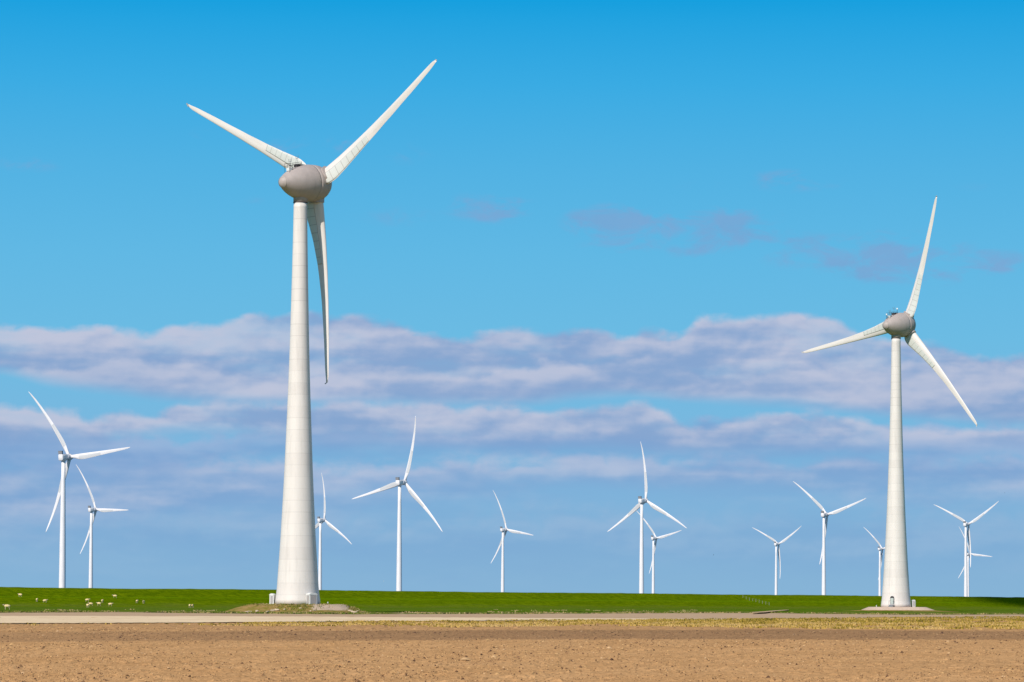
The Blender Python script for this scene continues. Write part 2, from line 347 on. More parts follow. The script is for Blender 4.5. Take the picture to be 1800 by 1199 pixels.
# ploughed field: displaced soil
Ys = [46.0]
while Ys[-1] < 560: Ys.append(Ys[-1] + .085*(Ys[-1]/55)**1.55)
Ys = np.array(Ys); us2 = np.linspace(-.215, .215, 330)
YY, UU = np.meshgrid(Ys, us2, indexing='ij'); 
YY = YY + (rng.uniform(0, 1, YY.shape)-.5)*.06*(YY/55)**1.5; XX = YY*UU + (rng.uniform(0, 1, YY.shape)-.5)*.10*(YY/80)
ca, sa = math.cos(.03), math.sin(.03)
fur = YY*ca + XX*sa
big = np.clip(fbm(XX*2.2, YY*1.1, 31, 3)*1.7-.55, 0, 1.3)
clod = np.clip(vnoise(XX*6.5, YY*5, 41)-.45, 0, 1)*1.3 + np.clip(vnoise(XX*13, YY*9, 42)-.4, 0, 1)*.55
rare = np.clip(vnoise(XX*3.1, YY*2.6, 47)-.86, 0, 1)*7*np.clip(vnoise(XX*9, YY*9, 48)+.3, 0, 1)
fine = np.clip(vnoise(XX*21, YY*12, 44)-.35, 0, 1)
ZZ = .045*big*clod*1.5 + .03*clod + .02*fine + .03*rare + .03*np.sin(fur*2*math.pi/.75+2*vnoise(XX*.3, YY*.3, 4)) + .06*(fbm(XX*.02, YY*.05, 51)-.5)
ZZ *= np.interp(YY, [46, 300, 420, 560], [1, 1, .5, .3])
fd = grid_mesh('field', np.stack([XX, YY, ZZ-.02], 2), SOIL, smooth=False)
if fd.data.polygons[10].normal.z < 0: fd.data.flip_normals()
tag(fd, kind='structure')
def ipol(pts): 
    a, y = edge(pts); return np.interp(UU, a, y)
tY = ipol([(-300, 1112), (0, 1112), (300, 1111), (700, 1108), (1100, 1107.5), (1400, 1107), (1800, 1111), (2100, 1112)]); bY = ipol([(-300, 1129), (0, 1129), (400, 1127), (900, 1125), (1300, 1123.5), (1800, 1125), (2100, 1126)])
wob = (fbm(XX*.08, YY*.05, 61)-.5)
shade_band = np.clip((tY-YY)/9+.5+wob*1.6, 0, 1)*np.clip((YY-bY)/7+.5+wob*1.8, 0, 1)
shade_band = shade_band*np.interp(UU, [-.2, -.1, 0, .13, .2], [.55, .75, 1, .9, .75])  # mask of the painted cloud-shadow band across the field
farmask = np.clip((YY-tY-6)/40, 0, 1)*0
at = fd.data.attributes.new('cloud_shade', 'FLOAT', 'POINT'); at.data.foreach_set('value', np.clip(shade_band*1.15+wob*.12, 0, 1).reshape(-1).astype('f4'))
ZW = ZZ-.02
def clods(n):
    y = 8500.0/rng.uniform(47, 148, n); u_ = rng.uniform(-.205, .205, n); x = y*u_
    pk = fbm(x*.5, y*.25, 97, 3); keep = rng.uniform(0, 1, n) < np.clip((pk-.28)*2.6, .12, 1); x, y, u_ = x[keep], y[keep], u_[keep]; n = len(x)
    iy = np.clip(np.searchsorted(Ys, y), 0, len(Ys)-1); iu = np.clip(((u_+.215)/.43*(len(us2)-1)).astype(int), 0, len(us2)-1); z = ZW[iy, iu]
    sz = y/5000*rng.lognormal(.0, .5, n)*.9; sz = np.clip(sz, .012, .14)
    base = np.array([(1, 0, 0), (.35, .9, 0), (-.7, .75, 0), (-1, -.1, 0), (-.3, -.85, 0), (.6, -.7, 0), (.1, .1, 1.0), (-.25, -.2, .8)])
    ang = rng.uniform(0, 6.28, n); c_, s_ = np.cos(ang), np.sin(ang)
    B_ = base[None]*(1+rng.uniform(-.35, .35, (n, 8, 3))); bx = (B_[..., 0]*c_[:, None]-B_[..., 1]*s_[:, None])*sz[:, None]*1.15; by = (B_[..., 0]*s_[:, None]+B_[..., 1]*c_[:, None])*sz[:, None]; bz = B_[..., 2]*sz[:, None]*.62
    V = np.stack([bx+x[:, None], by+y[:, None], bz+z[:, None]-.012*(base[None, :, 2] == 0)], 2).reshape(-1, 3)
    T_ = np.array([(0, 1, 6), (1, 2, 6), (2, 3, 6), (3, 7, 6), (3, 4, 7), (4, 5, 7), (5, 0, 6), (5, 6, 7)]); Fc = (np.arange(n)[:, None, None]*8 + T_[None]).reshape(-1, 3)
    me = bpy.data.meshes.new('soil_clods'); me.vertices.add(len(V)); me.vertices.foreach_set('co', V.reshape(-1).astype('f4'))
    me.loops.add(len(Fc)*3); me.loops.foreach_set('vertex_index', Fc.reshape(-1).astype('i4')); me.polygons.add(len(Fc)); me.polygons.foreach_set('loop_start', (np.arange(len(Fc))*3).astype('i4'))
    me.update(calc_edges=True); me.validate()
    tn_ = np.clip(rng.normal(.47, .27, n) - (rng.uniform(0, 1, n) < .12)*.5, 0, 1); at_ = me.attributes.new('tone', 'FLOAT', 'POINT'); at_.data.foreach_set('value', np.repeat(tn_, 8).astype('f4'))
    shade_v = shade_band[iy, iu]; at_ = me.attributes.new('cloud_shade', 'FLOAT', 'POINT'); at_.data.foreach_set('value', np.repeat(np.clip(shade_v, 0, 1), 8).astype('f4'))
    m, n_, b = new_mat('clod_soil', 1, 0); f = n_.attr('tone')
    col = n_.ramp(f, [(0, (.09, .045, .03)), (.2, (.28, .15, .075)), (.45, (.48, .27, .115)), (.8, (.58, .345, .15)), (1, (.66, .42, .22))])
    n_.l.new(n_.mix(n_.attr('cloud_shade'), col, n_.mix(.6, col, (.15, .088, .055))), b.inputs['Base Color']); me.materials.append(m)  # clods inside the band get the same painted shade
    o = bpy.data.objects.new('soil_clods', me); COL.objects.link(o); return tag(o, 'loose brown clods covering the ploughed field in the foreground', 'clods', kind='stuff')
clods(150000)
nx = mesh('near_soil', [(-60, -40, -.03), (60, -40, -.03), (30, 46.5, -.03), (-30, 46.5, -.03)], [(0, 1, 2, 3)], SOIL); nx.name = 'soil_underfoot'; tag(nx, kind='structure')

def strip(name, top, bot, z, mat, jig=.006, n=420, rows_=8, amp=.03, seed=0, lo=-.24, hi=.24):
    a1, y1 = edge(top, z); a2, y2 = edge(bot, z); lo = max(lo, a1.min(), a2.min()); hi = min(hi, a1.max(), a2.max())
    q = np.linspace(lo, hi, n); A = np.interp(q, a1, y1); B = np.interp(q, a2, y2)
    A = A*(1+jig*(fbm(q*600, q*0, seed)-.5)*2); B = B*(1+jig*(fbm(q*600, q*0+9, seed+3)-.5)*2)
    t = np.linspace(0, 1, rows_); Yq = B[:, None]+(A-B)[:, None]*t[None, :]; Xq = Yq*q[:, None]
    Zq = z + amp*(fbm(Xq*.8, Yq*.5, seed+7)-.5)
    o = grid_mesh(name, np.stack([Xq, Yq, Zq], 2), mat)
    if o.data.polygons[0].normal.z < 0: o.data.flip_normals()
    return tag(o, kind='structure')
# dirt headland between meadow and path, pale shell path, crop strip
dm_, dn_, db_ = new_mat('dry_dirt', .95, 0); p = dn_.coord('Object'); f = dn_.noise(p, .5, 6, .65)
dn_.l.new(dn_.mix(dn_.smooth(f, .3, .7), (.45, .30, .18), (.58, .41, .26)), db_.inputs['Base Color'])
strip('dirt_track', [(-300, 1075.5), (0, 1076), (400, 1076), (900, 1077), (1400, 1077), (1800, 1078), (2100, 1078)], [(-300, 1084), (0, 1084), (400, 1085), (900, 1087), (1300, 1090), (1800, 1087.5), (2100, 1087)], .035, dm_, seed=5)
pm, pn, pb = new_mat('shell_path', .95, 0); p = pn.coord('Object'); x, y, z = pn.sep(p)
f = pn.noise(pn.xyz(pn.M('MULTIPLY', x, .25), pn.M('MULTIPLY', y, .06), 0), 1, 6, .65); g2 = pn.noise(p, 2.0, 5, .7)
pn.l.new(pn.mix(pn.smooth(g2, .3, .75), pn.mix(pn.smooth(f, .32, .68), (.68, .48, .28), (.88, .68, .43)), (.82, .62, .39)), pb.inputs['Base Color'])
strip('path', [(-300, 1082), (0, 1082.6), (300, 1083), (500, 1083.5), (800, 1085.5), (1000, 1086.8), (1200, 1087.6), (1335, 1088.4)],
      [(-300, 1096), (0, 1095.5), (300, 1094.5), (500, 1092.8), (800, 1091), (1000, 1090.4), (1200, 1089.5), (1335, 1088.9)], .06, pm, jig=.012, seed=9)
strip('farm_track', [(1322, 1076.2), (1345, 1074.3), (1380, 1071.9), (1387, 1071.9)], [(1322, 1077.2), (1345, 1076.4), (1380, 1072.9), (1387, 1072.2)], .28, dm_, jig=.001, seed=19, n=40)
cm, cn, cb = new_mat('stubble_soil', .95, 0); p = cn.coord('Object'); x, y, z = cn.sep(p)
f = cn.noise(cn.xyz(cn.M('MULTIPLY', x, .2), cn.M('MULTIPLY', y, .1), 0), 1, 6, .65)
cn.l.new(cn.mix(cn.smooth(f, .35, .65), (.42, .27, .14), (.40, .28, .09)), cb.inputs['Base Color'])

# ------------------------------------------------------------------ loose vegetation: yellowing crop strip and dry tufts
def tuft_mat(name, cols):
    m, n, b = new_mat(name, .85, .1); f = n.attr('tone')
    col = n.ramp(f, [(i/(len(cols)-1), c_) for i, c_ in enumerate(cols)])
    n.l.new(col, b.inputs['Base Color']); return m
def tufts(name, pts, hgt, wid, mat, tone, nb=5):
    v = []; f = []; tn = []
    for (x, y, z), h_, w_, t_ in zip(pts, hgt, wid, tone):
        for k in range(nb):
            a = random.random()*math.pi; l = random.uniform(-.5, .5); hh_ = h_*random.uniform(.6, 1.15); ww = w_*random.uniform(.5, 1)
            ox, oy = random.uniform(-1, 1)*w_*1.6, random.uniform(-1, 1)*w_*1.6
            dx, dy = math.cos(a)*ww*.5, math.sin(a)*ww*.5; i = len(v)
            v += [(x+ox-dx, y+oy-dy, z-.03), (x+ox+dx, y+oy+dy, z-.03), (x+ox+dx*.4+l*hh_*.5, y+oy+dy*.4, z+hh_), (x+ox-dx*.7+l*hh_*.4, y+oy-dy*.7, z+hh_*.8)]
            f.append((i, i+1, i+2, i+3)); tn += [min(1, max(0, t_+random.uniform(-.18, .18)))]*4
    o = mesh(name, v, f, mat); at = o.data.attributes.new('tone', 'FLOAT', 'POINT'); at.data.foreach_set('value', np.array(tn, 'f4')); return o
ct, cY = edge([(-300, 1096.5), (400, 1096), (500, 1093.6), (800, 1091.3), (1000, 1090.2), (1300, 1089), (1500, 1086.8), (1800, 1084.5), (2100, 1084)]), None
cbm = edge([(-300, 1099), (400, 1101), (500, 1101), (800, 1103.5), (1000, 1101), (1160, 1101), (1350, 1106), (1600, 1106.5), (1800, 1106.5), (2100, 1106.5)])
pts = []; hg = []; wd_ = []; tn = []
k = 0
while len(pts) < 11000 and k < 400000:
    k += 1
    u_ = random.uniform(-.2, .2); A = float(np.interp(u_, *ct)); B = float(np.interp(u_, *cbm)); iy = random.uniform(1/A, 1/B); y = 1/iy; x = u_*y
    dens = float(np.interp(u_, [-.2, -.12, -.08, -.03, .03, .08, .2], [.02, .04, .16, .3, .4, .85, 1]))
    nz = float(fbm(np.array([x*.12]), np.array([y*.05]), 71)[0]); nz2 = float(fbm(np.array([x*.9]), np.array([y*.4]), 73, 2)[0])
    t = (y-B)/(A-B)
    if random.random() > dens*min(1, max(.03, (nz-.40)*5 + (dens-.5)*.9))*min(1, max(.15, (nz2-.3)*3)): continue
    tone = .18 + .55*(1-t) + (nz2-.5)*1.3 + (nz-.5)*.9
    pts.append((x, y, .0)); hg.append(random.uniform(.07, .2)*(.6+.5*dens)); wd_.append(random.uniform(.08, .28)); tn.append(tone)
crop = tufts('yellowing_crop', pts, hg, wd_, tuft_mat('crop_leaf', [(.11, .095, .01), (.23, .175, .02), (.43, .29, .065), (.54, .37, .14)]), tn, 5)
tag(crop, 'sparse yellow green crop strip between the path and the bare field', 'crop', kind='stuff')

# ------------------------------------------------------------------ mounds
mdm, mdn, mdb = new_mat('mound_turf', .95, 0); p = mdn.coord('Object'); f = mdn.noise(p, .55, 6, .68); g3 = mdn.noise(p, 1.8, 4, .65); q3 = mdn.noise(p, .18, 3)
cc = mdn.mix(mdn.smooth(f, .40, .60), (.33, .215, .08), (.19, .165, .03)); cc = mdn.mix(mdn.M('MULTIPLY', mdn.smooth(g3, .6, .78), .8), cc, (.50, .36, .20))
cc = mdn.mix(mdn.M('MULTIPLY', mdn.smooth(q3, .5, .7), .7), cc, (.14, .16, .015)); cc = mdn.mix(mdn.attr('gravel'), cc, mdn.mix(g3, (.46, .33, .24), (.70, .54, .42)))
mdn.l.new(cc, mdb.inputs['Base Color']); bump(mdn, mdb, g3, .12, .8)
def mound(name, label, c, top, rl, rr, rf, fr, nseg=120, gravel=None, skirt=0, amp=.2):
    if skirt: return _mound(name, c, top, rl, rr, rf, fr, nseg, gravel, skirt, amp)
    return _mound(name, c, top, rl, rr, rf, fr, nseg, gravel, 0, amp)
def _mound(name, c, top, rl, rr, rf, fr, nseg, gravel, skirt, amp):
    # c centre, top flat radius, foot radii left/right/front-back; fr superellipse power
    rad = np.concatenate([[0.001], np.linspace(.15, 1, 8)*1.0, np.linspace(1.04, 2, 18)] + ([np.linspace(2.15, 3, 7)] if skirt else [])); V = np.zeros((len(rad), nseg+1, 3)); G = np.zeros((len(rad), nseg+1))
    for j in range(nseg+1):
        a = 2*math.pi*(j % nseg)/nseg; cx, sy = math.cos(a), math.sin(a)
        k_ = (abs(cx)**fr+abs(sy)**fr)**(-1/fr)
        foot = (rr if cx > 0 else rl)*abs(cx)**2 + rf*abs(sy)**2
        for i, q in enumerate(rad):
            rr_ = q*top*k_ if q <= 1 else (top*k_ + (q-1)*(foot*k_-top*k_))
            t = max(0, q-1); h = c.z*(1-(t*t*(3-2*t)) if amp > .1 else c.z*(1-t)/c.z)
            if skirt:
                h = c.z + (.36-c.z)*min(1, t) if t <= 1 else .36*(1-(t-1)**.8)
                if t > 1: rr_ = foot*k_ + (t-1)*skirt
            x, y = c.x+rr_*cx, c.y+rr_*sy
            nz = float(fbm(np.array([x*.7]), np.array([y*.7]), 81)[0]-.5)*amp*min(1, t*6)*(1 if t < .95 else .3)
            V[i, j] = (x-c.x, y-c.y, max(-.02, h+nz)); G[i, j] = gravel(x, y, t) if gravel else 0
    o = grid_mesh(name, V, mdm)
    if o.data.polygons[nseg*4].normal.z < 0: o.data.flip_normals()
    o.location = (c.x, c.y, 0)
    at = o.data.attributes.new('gravel', 'FLOAT', 'POINT'); at.data.foreach_set('value', G.reshape(-1).astype('f4'))
    return tag(o, kind='structure')
def gr1(x, y, t):
    s_ = (x+.55*(y-T1.y)-(T1.x+0.5)); return .8 if (t < .62 and x > T1.x+3.2 and y < T1.y+2 and x < -26.5) else 0.0
mound('turbine_mound', '', Vector((T1.x+.2, T1.y, T1.z)), 7.0, 13.2, 11.2, 13, 2.6, gravel=gr1)
mound('gravel_platform', '', Vector((T2.x+.3, T2.y, T2.z)), 6.7, 8.6, 9.0, 8.4, 4.2, gravel=lambda x, y, t: 1.0 if t < 1.0 else 0, amp=.06, skirt=7)
# tufts and straw at the meadow edge and on the mound
pts = []; hg = []; wd_ = []; tn = []
for k in range(1500):
    a = random.uniform(math.pi, 2*math.pi); q = random.uniform(.35, 1.02); x = T1.x+math.cos(a)*12.4*q; y = T1.y+math.sin(a)*12.8*q
    if abs(math.cos(a)*12.4*q) < 4 and q < .6: continue
    t = (math.hypot((x-T1.x)/12.3, (y-T1.y)/12.8)-.58)/.42
    if t < .0: continue
    z = T1.z*(1-min(1, t)**2*(3-2*min(1, t))); n_ = float(fbm(np.array([x*.5]), np.array([y*.5]), 91)[0])
    if n_ < .42: continue
    pts.append((x, y, z)); hg.append(random.uniform(.05, .22)); wd_.append(random.uniform(.1, .3)); tn.append((n_-.4)*2+random.uniform(0, .45))
for k in range(5200):
    u_ = random.uniform(-.2, .2); y = float(np.interp(u_, us, near)) + abs(random.gauss(0, 1))*9 + .5; x = u_*y
    n_ = float(fbm(np.array([x*.14]), np.array([y*.14]), 95)[0])
    if n_ < .5: continue
    pts.append((x, y, .08)); hg.append(random.uniform(.05, .25)); wd_.append(random.uniform(.15, .5)); tn.append(random.uniform(.1, .5) if random.random() < .6 else random.uniform(.7, 1))
for k in range(26):        # pale straw windrows along the foot
    px = random.choice([random.uniform(20, 380), random.uniform(650, 1000), random.uniform(1020, 1340)]); py = random.uniform(1071.5, 1075) if px < 400 else random.uniform(1072, 1077)
    p_ = pground(px, py+ (0.5 if px > 900 else 0), .1); L_ = random.uniform(.5, 3)
    for q in range(int(L_*5)):
        pts.append((p_.x+random.uniform(-L_, L_), p_.y+random.gauss(0, .5), .1)); hg.append(random.uniform(.06, .22)); wd_.append(random.uniform(.2, .45)); tn.append(random.uniform(.85, 1.1))
dg = tufts('dry_grass', pts, hg, wd_, tuft_mat('dry_blade', [(.07, .12, .008), (.13, .15, .02), (.26, .20, .065), (.40, .31, .14)]), tn, 4)
tag(dg, 'dry straw and rough tufts along the foot of the dike meadow', 'dry grass', kind='stuff')

# ------------------------------------------------------------------ turbine materials
def tower_mat(name, step, c0, c1, ring=.2):
    m, n, b = new_mat(name, .5, .35); x, y, z = n.sep(n.coord('Object'))
    k = n.M('DIVIDE', n.M('ADD', z, .4), step); fl = n.M('FLOOR', k); fr = n.M('SUBTRACT', k, fl)
    wn_ = n.n.new('ShaderNodeTexWhiteNoise'); wn_.noise_dimensions = '1D'; n.l.new(fl, wn_.inputs['W'])
    col = n.mix(wn_.outputs[0], c0, c1)
    st_ = n.noise(n.xyz(n.M('MULTIPLY', x, 1.2), n.M('MULTIPLY', y, 1.2), n.M('MULTIPLY', z, .12)), 1, 6, .65)
    col = n.mix(n.M('MULTIPLY', n.smooth(st_, .46, .74), .34), col, tuple(v*.62 for v in c0))
    ln = n.M('MULTIPLY', n.smooth(n.M('ABSOLUTE', n.M('SUBTRACT', fr, .5)), .5-.09/step, .5-.03/step), ring)
    w2 = n.n.new('ShaderNodeTexWhiteNoise'); w2.noise_dimensions = '1D'; n.l.new(n.M('ADD', n.M('ROUND', k), 31.7), w2.inputs['W']); ln = n.M('MULTIPLY', ln, n.M('ADD', n.M('MULTIPLY', w2.outputs[0], 1.3), .35))
    # vertical joints of the ring segments, staggered ring by ring
    ang = n.M('ADD', n.M('DIVIDE', n.M('ARCTAN2', y, x), math.pi*2/3), n.M('MULTIPLY', wn_.outputs[0], 7)); fa = n.M('ABSOLUTE', n.M('SUBTRACT', n.M('FRACT', ang), .5))
    vj = n.M('MULTIPLY', n.smooth(fa, .49, .497), ring*.5)
    col = n.mix(n.M('MAXIMUM', ln, vj), col, tuple(v*.35 for v in c0))
    n.l.new(col, b.inputs['Base Color']); return m
TOW = tower_mat('segment_tower_paint', 1.93, (.72, .66, .605), (.765, .705, .645), .16)
FTOW = tower_mat('steel_tower_paint', 24, (.80, .77, .76), (.82, .79, .78), .12)
def blade_mat(name, c, dirt):
    m, n, b = new_mat(name, .42, .4); p = n.coord('Object'); x, y, z = n.sep(p)
    s1 = n.noise(n.xyz(n.M('MULTIPLY', x, 1.4), n.M('MULTIPLY', y, 1.4), n.M('MULTIPLY', z, .18)), 1, 6, .6)
    col = n.mix(n.M('MULTIPLY', n.smooth(s1, .42, .75), .45), c, dirt); n.l.new(col, b.inputs['Base Color']); return m
BL = blade_mat('blade_paint', (.76, .70, .645), (.58, .53, .47))
FBL = blade_mat('far_blade_paint', (.80, .77, .76), (.74, .70, .70))
FBI = flat('blade_inner_coating', (.60, .60, .60), .6)
m, n, b = new_mat('trailing_panel_coating', .55, .3); x, y, z = n.sep(n.coord('Object'))
fz = n.M('FRACT', n.M('DIVIDE', z, 1.35)); lz = n.smooth(n.M('ABSOLUTE', n.M('SUBTRACT', fz, .5)), .5-.09/1.35, .5-.035/1.35)
bo = n.smooth(n.attr('rim'), .45, .8); s1 = n.noise(n.xyz(n.M('MULTIPLY', x, 1), y, n.M('MULTIPLY', z, .6)), 1.3, 6, .65)
col = n.mix(n.M('MULTIPLY', n.smooth(s1, .45, .7), .35), (.63, .635, .585), (.50, .50, .46))
n.l.new(n.mix(n.M('MULTIPLY', n.M('MAXIMUM', lz, bo), .42), col, (.20, .17, .16)), b.inputs['Base Color']); PAN = m
m, n, b = new_mat('nacelle_paint', .55, .35); p = n.coord('Object'); s1 = n.noise(p, .8, 6, .65); s2 = n.noise(p, 5, 4, .6)
x, y, z = n.sep(p); streak = n.noise(n.xyz(n.M('MULTIPLY', x, .5), n.M('MULTIPLY', y, 3), n.M('MULTIPLY', z, .3)), 1, 5, .6)
col = n.mix(n.smooth(s1, .3, .7), (.41, .345, .315), (.46, .39, .355)); col = n.mix(n.M('MULTIPLY', n.smooth(streak, .52, .8), .35), col, (.22, .18, .165)); col = n.mix(n.M('MULTIPLY', s2, .15), col, (.48, .42, .37))
n.l.new(col, b.inputs['Base Color']); NAC = m
DARK = flat('dark_rubber', (.035, .03, .035), .7); STEEL = flat('galvanised_steel', (.28, .28, .29), .4, metal=.6)
CAB = flat('cabinet_paint', (.72, .72, .69), .45); LOUV = None
m, n, b = new_mat('louvre_grille', .5, .3); x, y, z = n.sep(n.coord('Object')); fz = n.M('FRACT', n.M('DIVIDE', z, .11))
n.l.new(n.mix(n.smooth(fz, .4, .6), (.50, .46, .43), (.26, .25, .25)), b.inputs['Base Color']); LOUV = m
LAMP = flat('beacon_glass', (.8, .85, .85), .15, .02); RED = flat('tip_fitting', (.55, .52, .48), .4)

# ------------------------------------------------------------------ blade
def interp(s, tab): return float(np.interp(s, [t[0] for t in tab], [t[1] for t in tab]))
def foil(t):   # half thickness shape, 0..1
    return 2.6*(.2969*math.sqrt(max(t, 0)) - .126*t - .3516*t*t + .2843*t**3 - .1036*t**4)/.26
def section(B, s, t, side):
    """B: blade tables; s span fraction; t chord fraction from the leading edge; side +1 = downwind face"""
    ch = interp(s, B['chord']); le = interp(s, B['le']); th = interp(s, B['thick']); be = R(interp(s, B['twist'])); rd = interp(s, B['round'])
    x = le - t*ch
    hf = th*.5*foil(t)*(1.15 if side > 0 else .85)
    hc = th*.5*math.sqrt(max(0, 1-(2*t-1)**2))
    y = side*(hf*(1-rd)+hc*rd) - .02*ch*(1-rd)*math.sin(math.pi*t)*0
    X_ = x*math.cos(be) + y*math.sin(be); Y_ = -x*math.sin(be) + y*math.cos(be)
    z = s*B['R']
    return Vector((X_, Y_ + interp(s, B['bend']), z))
def blade_mesh(name, B, mat, mat2=None, s2=(0, 0), ns=64, nt=16, parent=None, s0=.06):
    ss = [s0 + (1-s0)*(k/ns)**.92 for k in range(ns+1)]; v = []; f = []; mi = []
    tt = [.5*(1-math.cos(math.pi*k/nt)) for k in range(nt+1)]; ring = [(t, 1) for t in tt] + [(t, -1) for t in tt[-2:0:-1]]; n = len(ring)
    for s in ss: v += [section(B, s, t, sd) for t, sd in ring]
    for k in range(ns):
        for i in range(n):
            j = (i+1) % n; f.append((k*n+i, k*n+j, (k+1)*n+j, (k+1)*n+i)); mi.append(1 if (mat2 and s2[0] < ss[k] < s2[1] and ring[i][1] > 0 and .3 < ring[i][0] ) else 0)
    f += [tuple(range(n-1, -1, -1)), tuple(range(ns*n, (ns+1)*n))]; mi += [0, 0]
    o = mesh(name, v, f, mat, parent, True)
    if mat2: o.data.materials.append(mat2); o.data.polygons.foreach_set('material_index', mi)
    bm = bmesh.new(); bm.from_mesh(o.data); bmesh.ops.recalc_face_normals(bm, faces=bm.faces); bm.to_mesh(o.data); bm.free()
    return o
E_B = dict(R=33.0,
    chord=[(.05, 1.9), (.06, 2.6), (.075, 3.05), (.09, 3.3), (.11, 3.4), (.14, 3.42), (.2, 3.02), (.28, 2.52), (.4, 1.96), (.55, 1.52), (.7, 1.22), (.85, .98), (.93, .82), (.97, .66), (.99, .42), (1, .28)],
    le=[(.06, .95), (.11, .92), (.2, .80), (.4, .62), (.7, .42), (.9, .30), (.97, .22), (.99, .06), (1, -.1)],
    thick=[(.06, 1.4), (.1, 1.2), (.2, .82), (.4, .45), (.7, .24), (.95, .11), (1, .05)],
    twist=[(.06, 20), (.12, 19), (.25, 14), (.4, 9), (.6, 5), (.8, 3), (1, 2)],
    round=[(.06, .5), (.09, .25), (.14, .05), (.2, 0), (1, 0)],
    bend=[(0, 0), (.1, -.12), (.2, -.38), (.3, -.52), (.45, -.55), (.6, -.4), (.8, 0), (1, .55)])
F_B = dict(R=54.0,
    chord=[(.025, 2.3), (.06, 2.4), (.1, 3.0), (.16, 3.9), (.22, 4.1), (.3, 3.75), (.45, 2.95), (.6, 2.3), (.75, 1.75), (.88, 1.3), (.96, .85), (1, .25)],
    le=[(.025, 1.15), (.1, 1.2), (.2, 1.2), (.4, .95), (.7, .6), (.95, .3), (1, .1)],
    thick=[(.025, 2.3), (.06, 2.2), (.12, 1.6), (.22, 1.1), (.4, .65), (.7, .32), (1, .08)],
    twist=[(.025, 14), (.2, 13), (.35, 8), (.6, 4), (.85, 1.5), (1, 1)],
    round=[(.025, 1), (.06, .9), (.12, .4), (.2, .05), (1, 0)],
    bend=[(0, 0), (.15, -.4), (.3, -.8), (.45, -1.0), (.6, -.8), (.75, -.2), (.88, .8), (1, 2.2)])
TILT = R(5)
def rotor_frame(ph):       # local frame with the upwind axis along +Y, tilted up
    n_ = Vector((0, math.cos(TILT), math.sin(TILT))); e1 = Vector((1, 0, 0)); e2 = Vector((0, -math.sin(TILT), math.cos(TILT)))
    zb = e2*math.cos(ph) + e1*math.sin(ph); xb = -e1*math.cos(ph) + e2*math.sin(ph); yb = zb.cross(xb)
    return Matrix((xb, yb, zb)).transposed().to_4x4()
AXM = Matrix.Rotation(TILT, 4, 'X')

# ---- the two large turbines with grey drop-shaped heads
proto = {}
def panel_part(parent):
    B = E_B; ns, nt = 44, 8; v = []; f = []; rim = []
    for k in range(ns+1):
        a = k/ns; s = .072 + (.405-.072)*a
        t0 = .40 + .05*a
        for j in range(nt+1):
            q = j/nt; t = t0 + (.965-t0)*q
            p = section(B, s, t, 1); p2 = section(B, s, min(1, t+.02), 1); tx = (p2-p); nrm = Vector((-tx.y, tx.x, 0)).normalized()
            if nrm.y < 0: nrm = -nrm
            v.append(p + nrm*.028); rim.append(1.0 if (j == 0 or k == 0 or k == ns) else 0.0)
    n0 = len(v)
    for k in range(ns):
        for j in range(nt): i = k*(nt+1)+j; f.append((i, i+1, i+nt+2, i+nt+1))
    # outer skirt so the panel has an edge
    loop = [j for j in range(nt+1)] + [k*(nt+1)+nt for k in range(1, ns+1)] + [ns*(nt+1)+j for j in range(nt-1, -1, -1)] + [k*(nt+1) for k in range(ns-1, 0, -1)]
    for i in loop: v.append(v[i] + Vector((0, -.06, 0))); rim.append(1.0)
    L_ = len(loop)
    for a in range(L_): f.append((loop[a], n0+a, n0+(a+1) % L_, loop[(a+1) % L_]))
    o = mesh('trailing_edge_panel', v, f, PAN, parent, True)
    at = o.data.attributes.new('rim', 'FLOAT', 'POINT'); at.data.foreach_set('value', np.array(rim, 'f4'))
    bm = bmesh.new(); bm.from_mesh(o.data); bmesh.ops.recalc_face_normals(bm, faces=bm.faces); bm.to_mesh(o.data); bm.free()
    return o
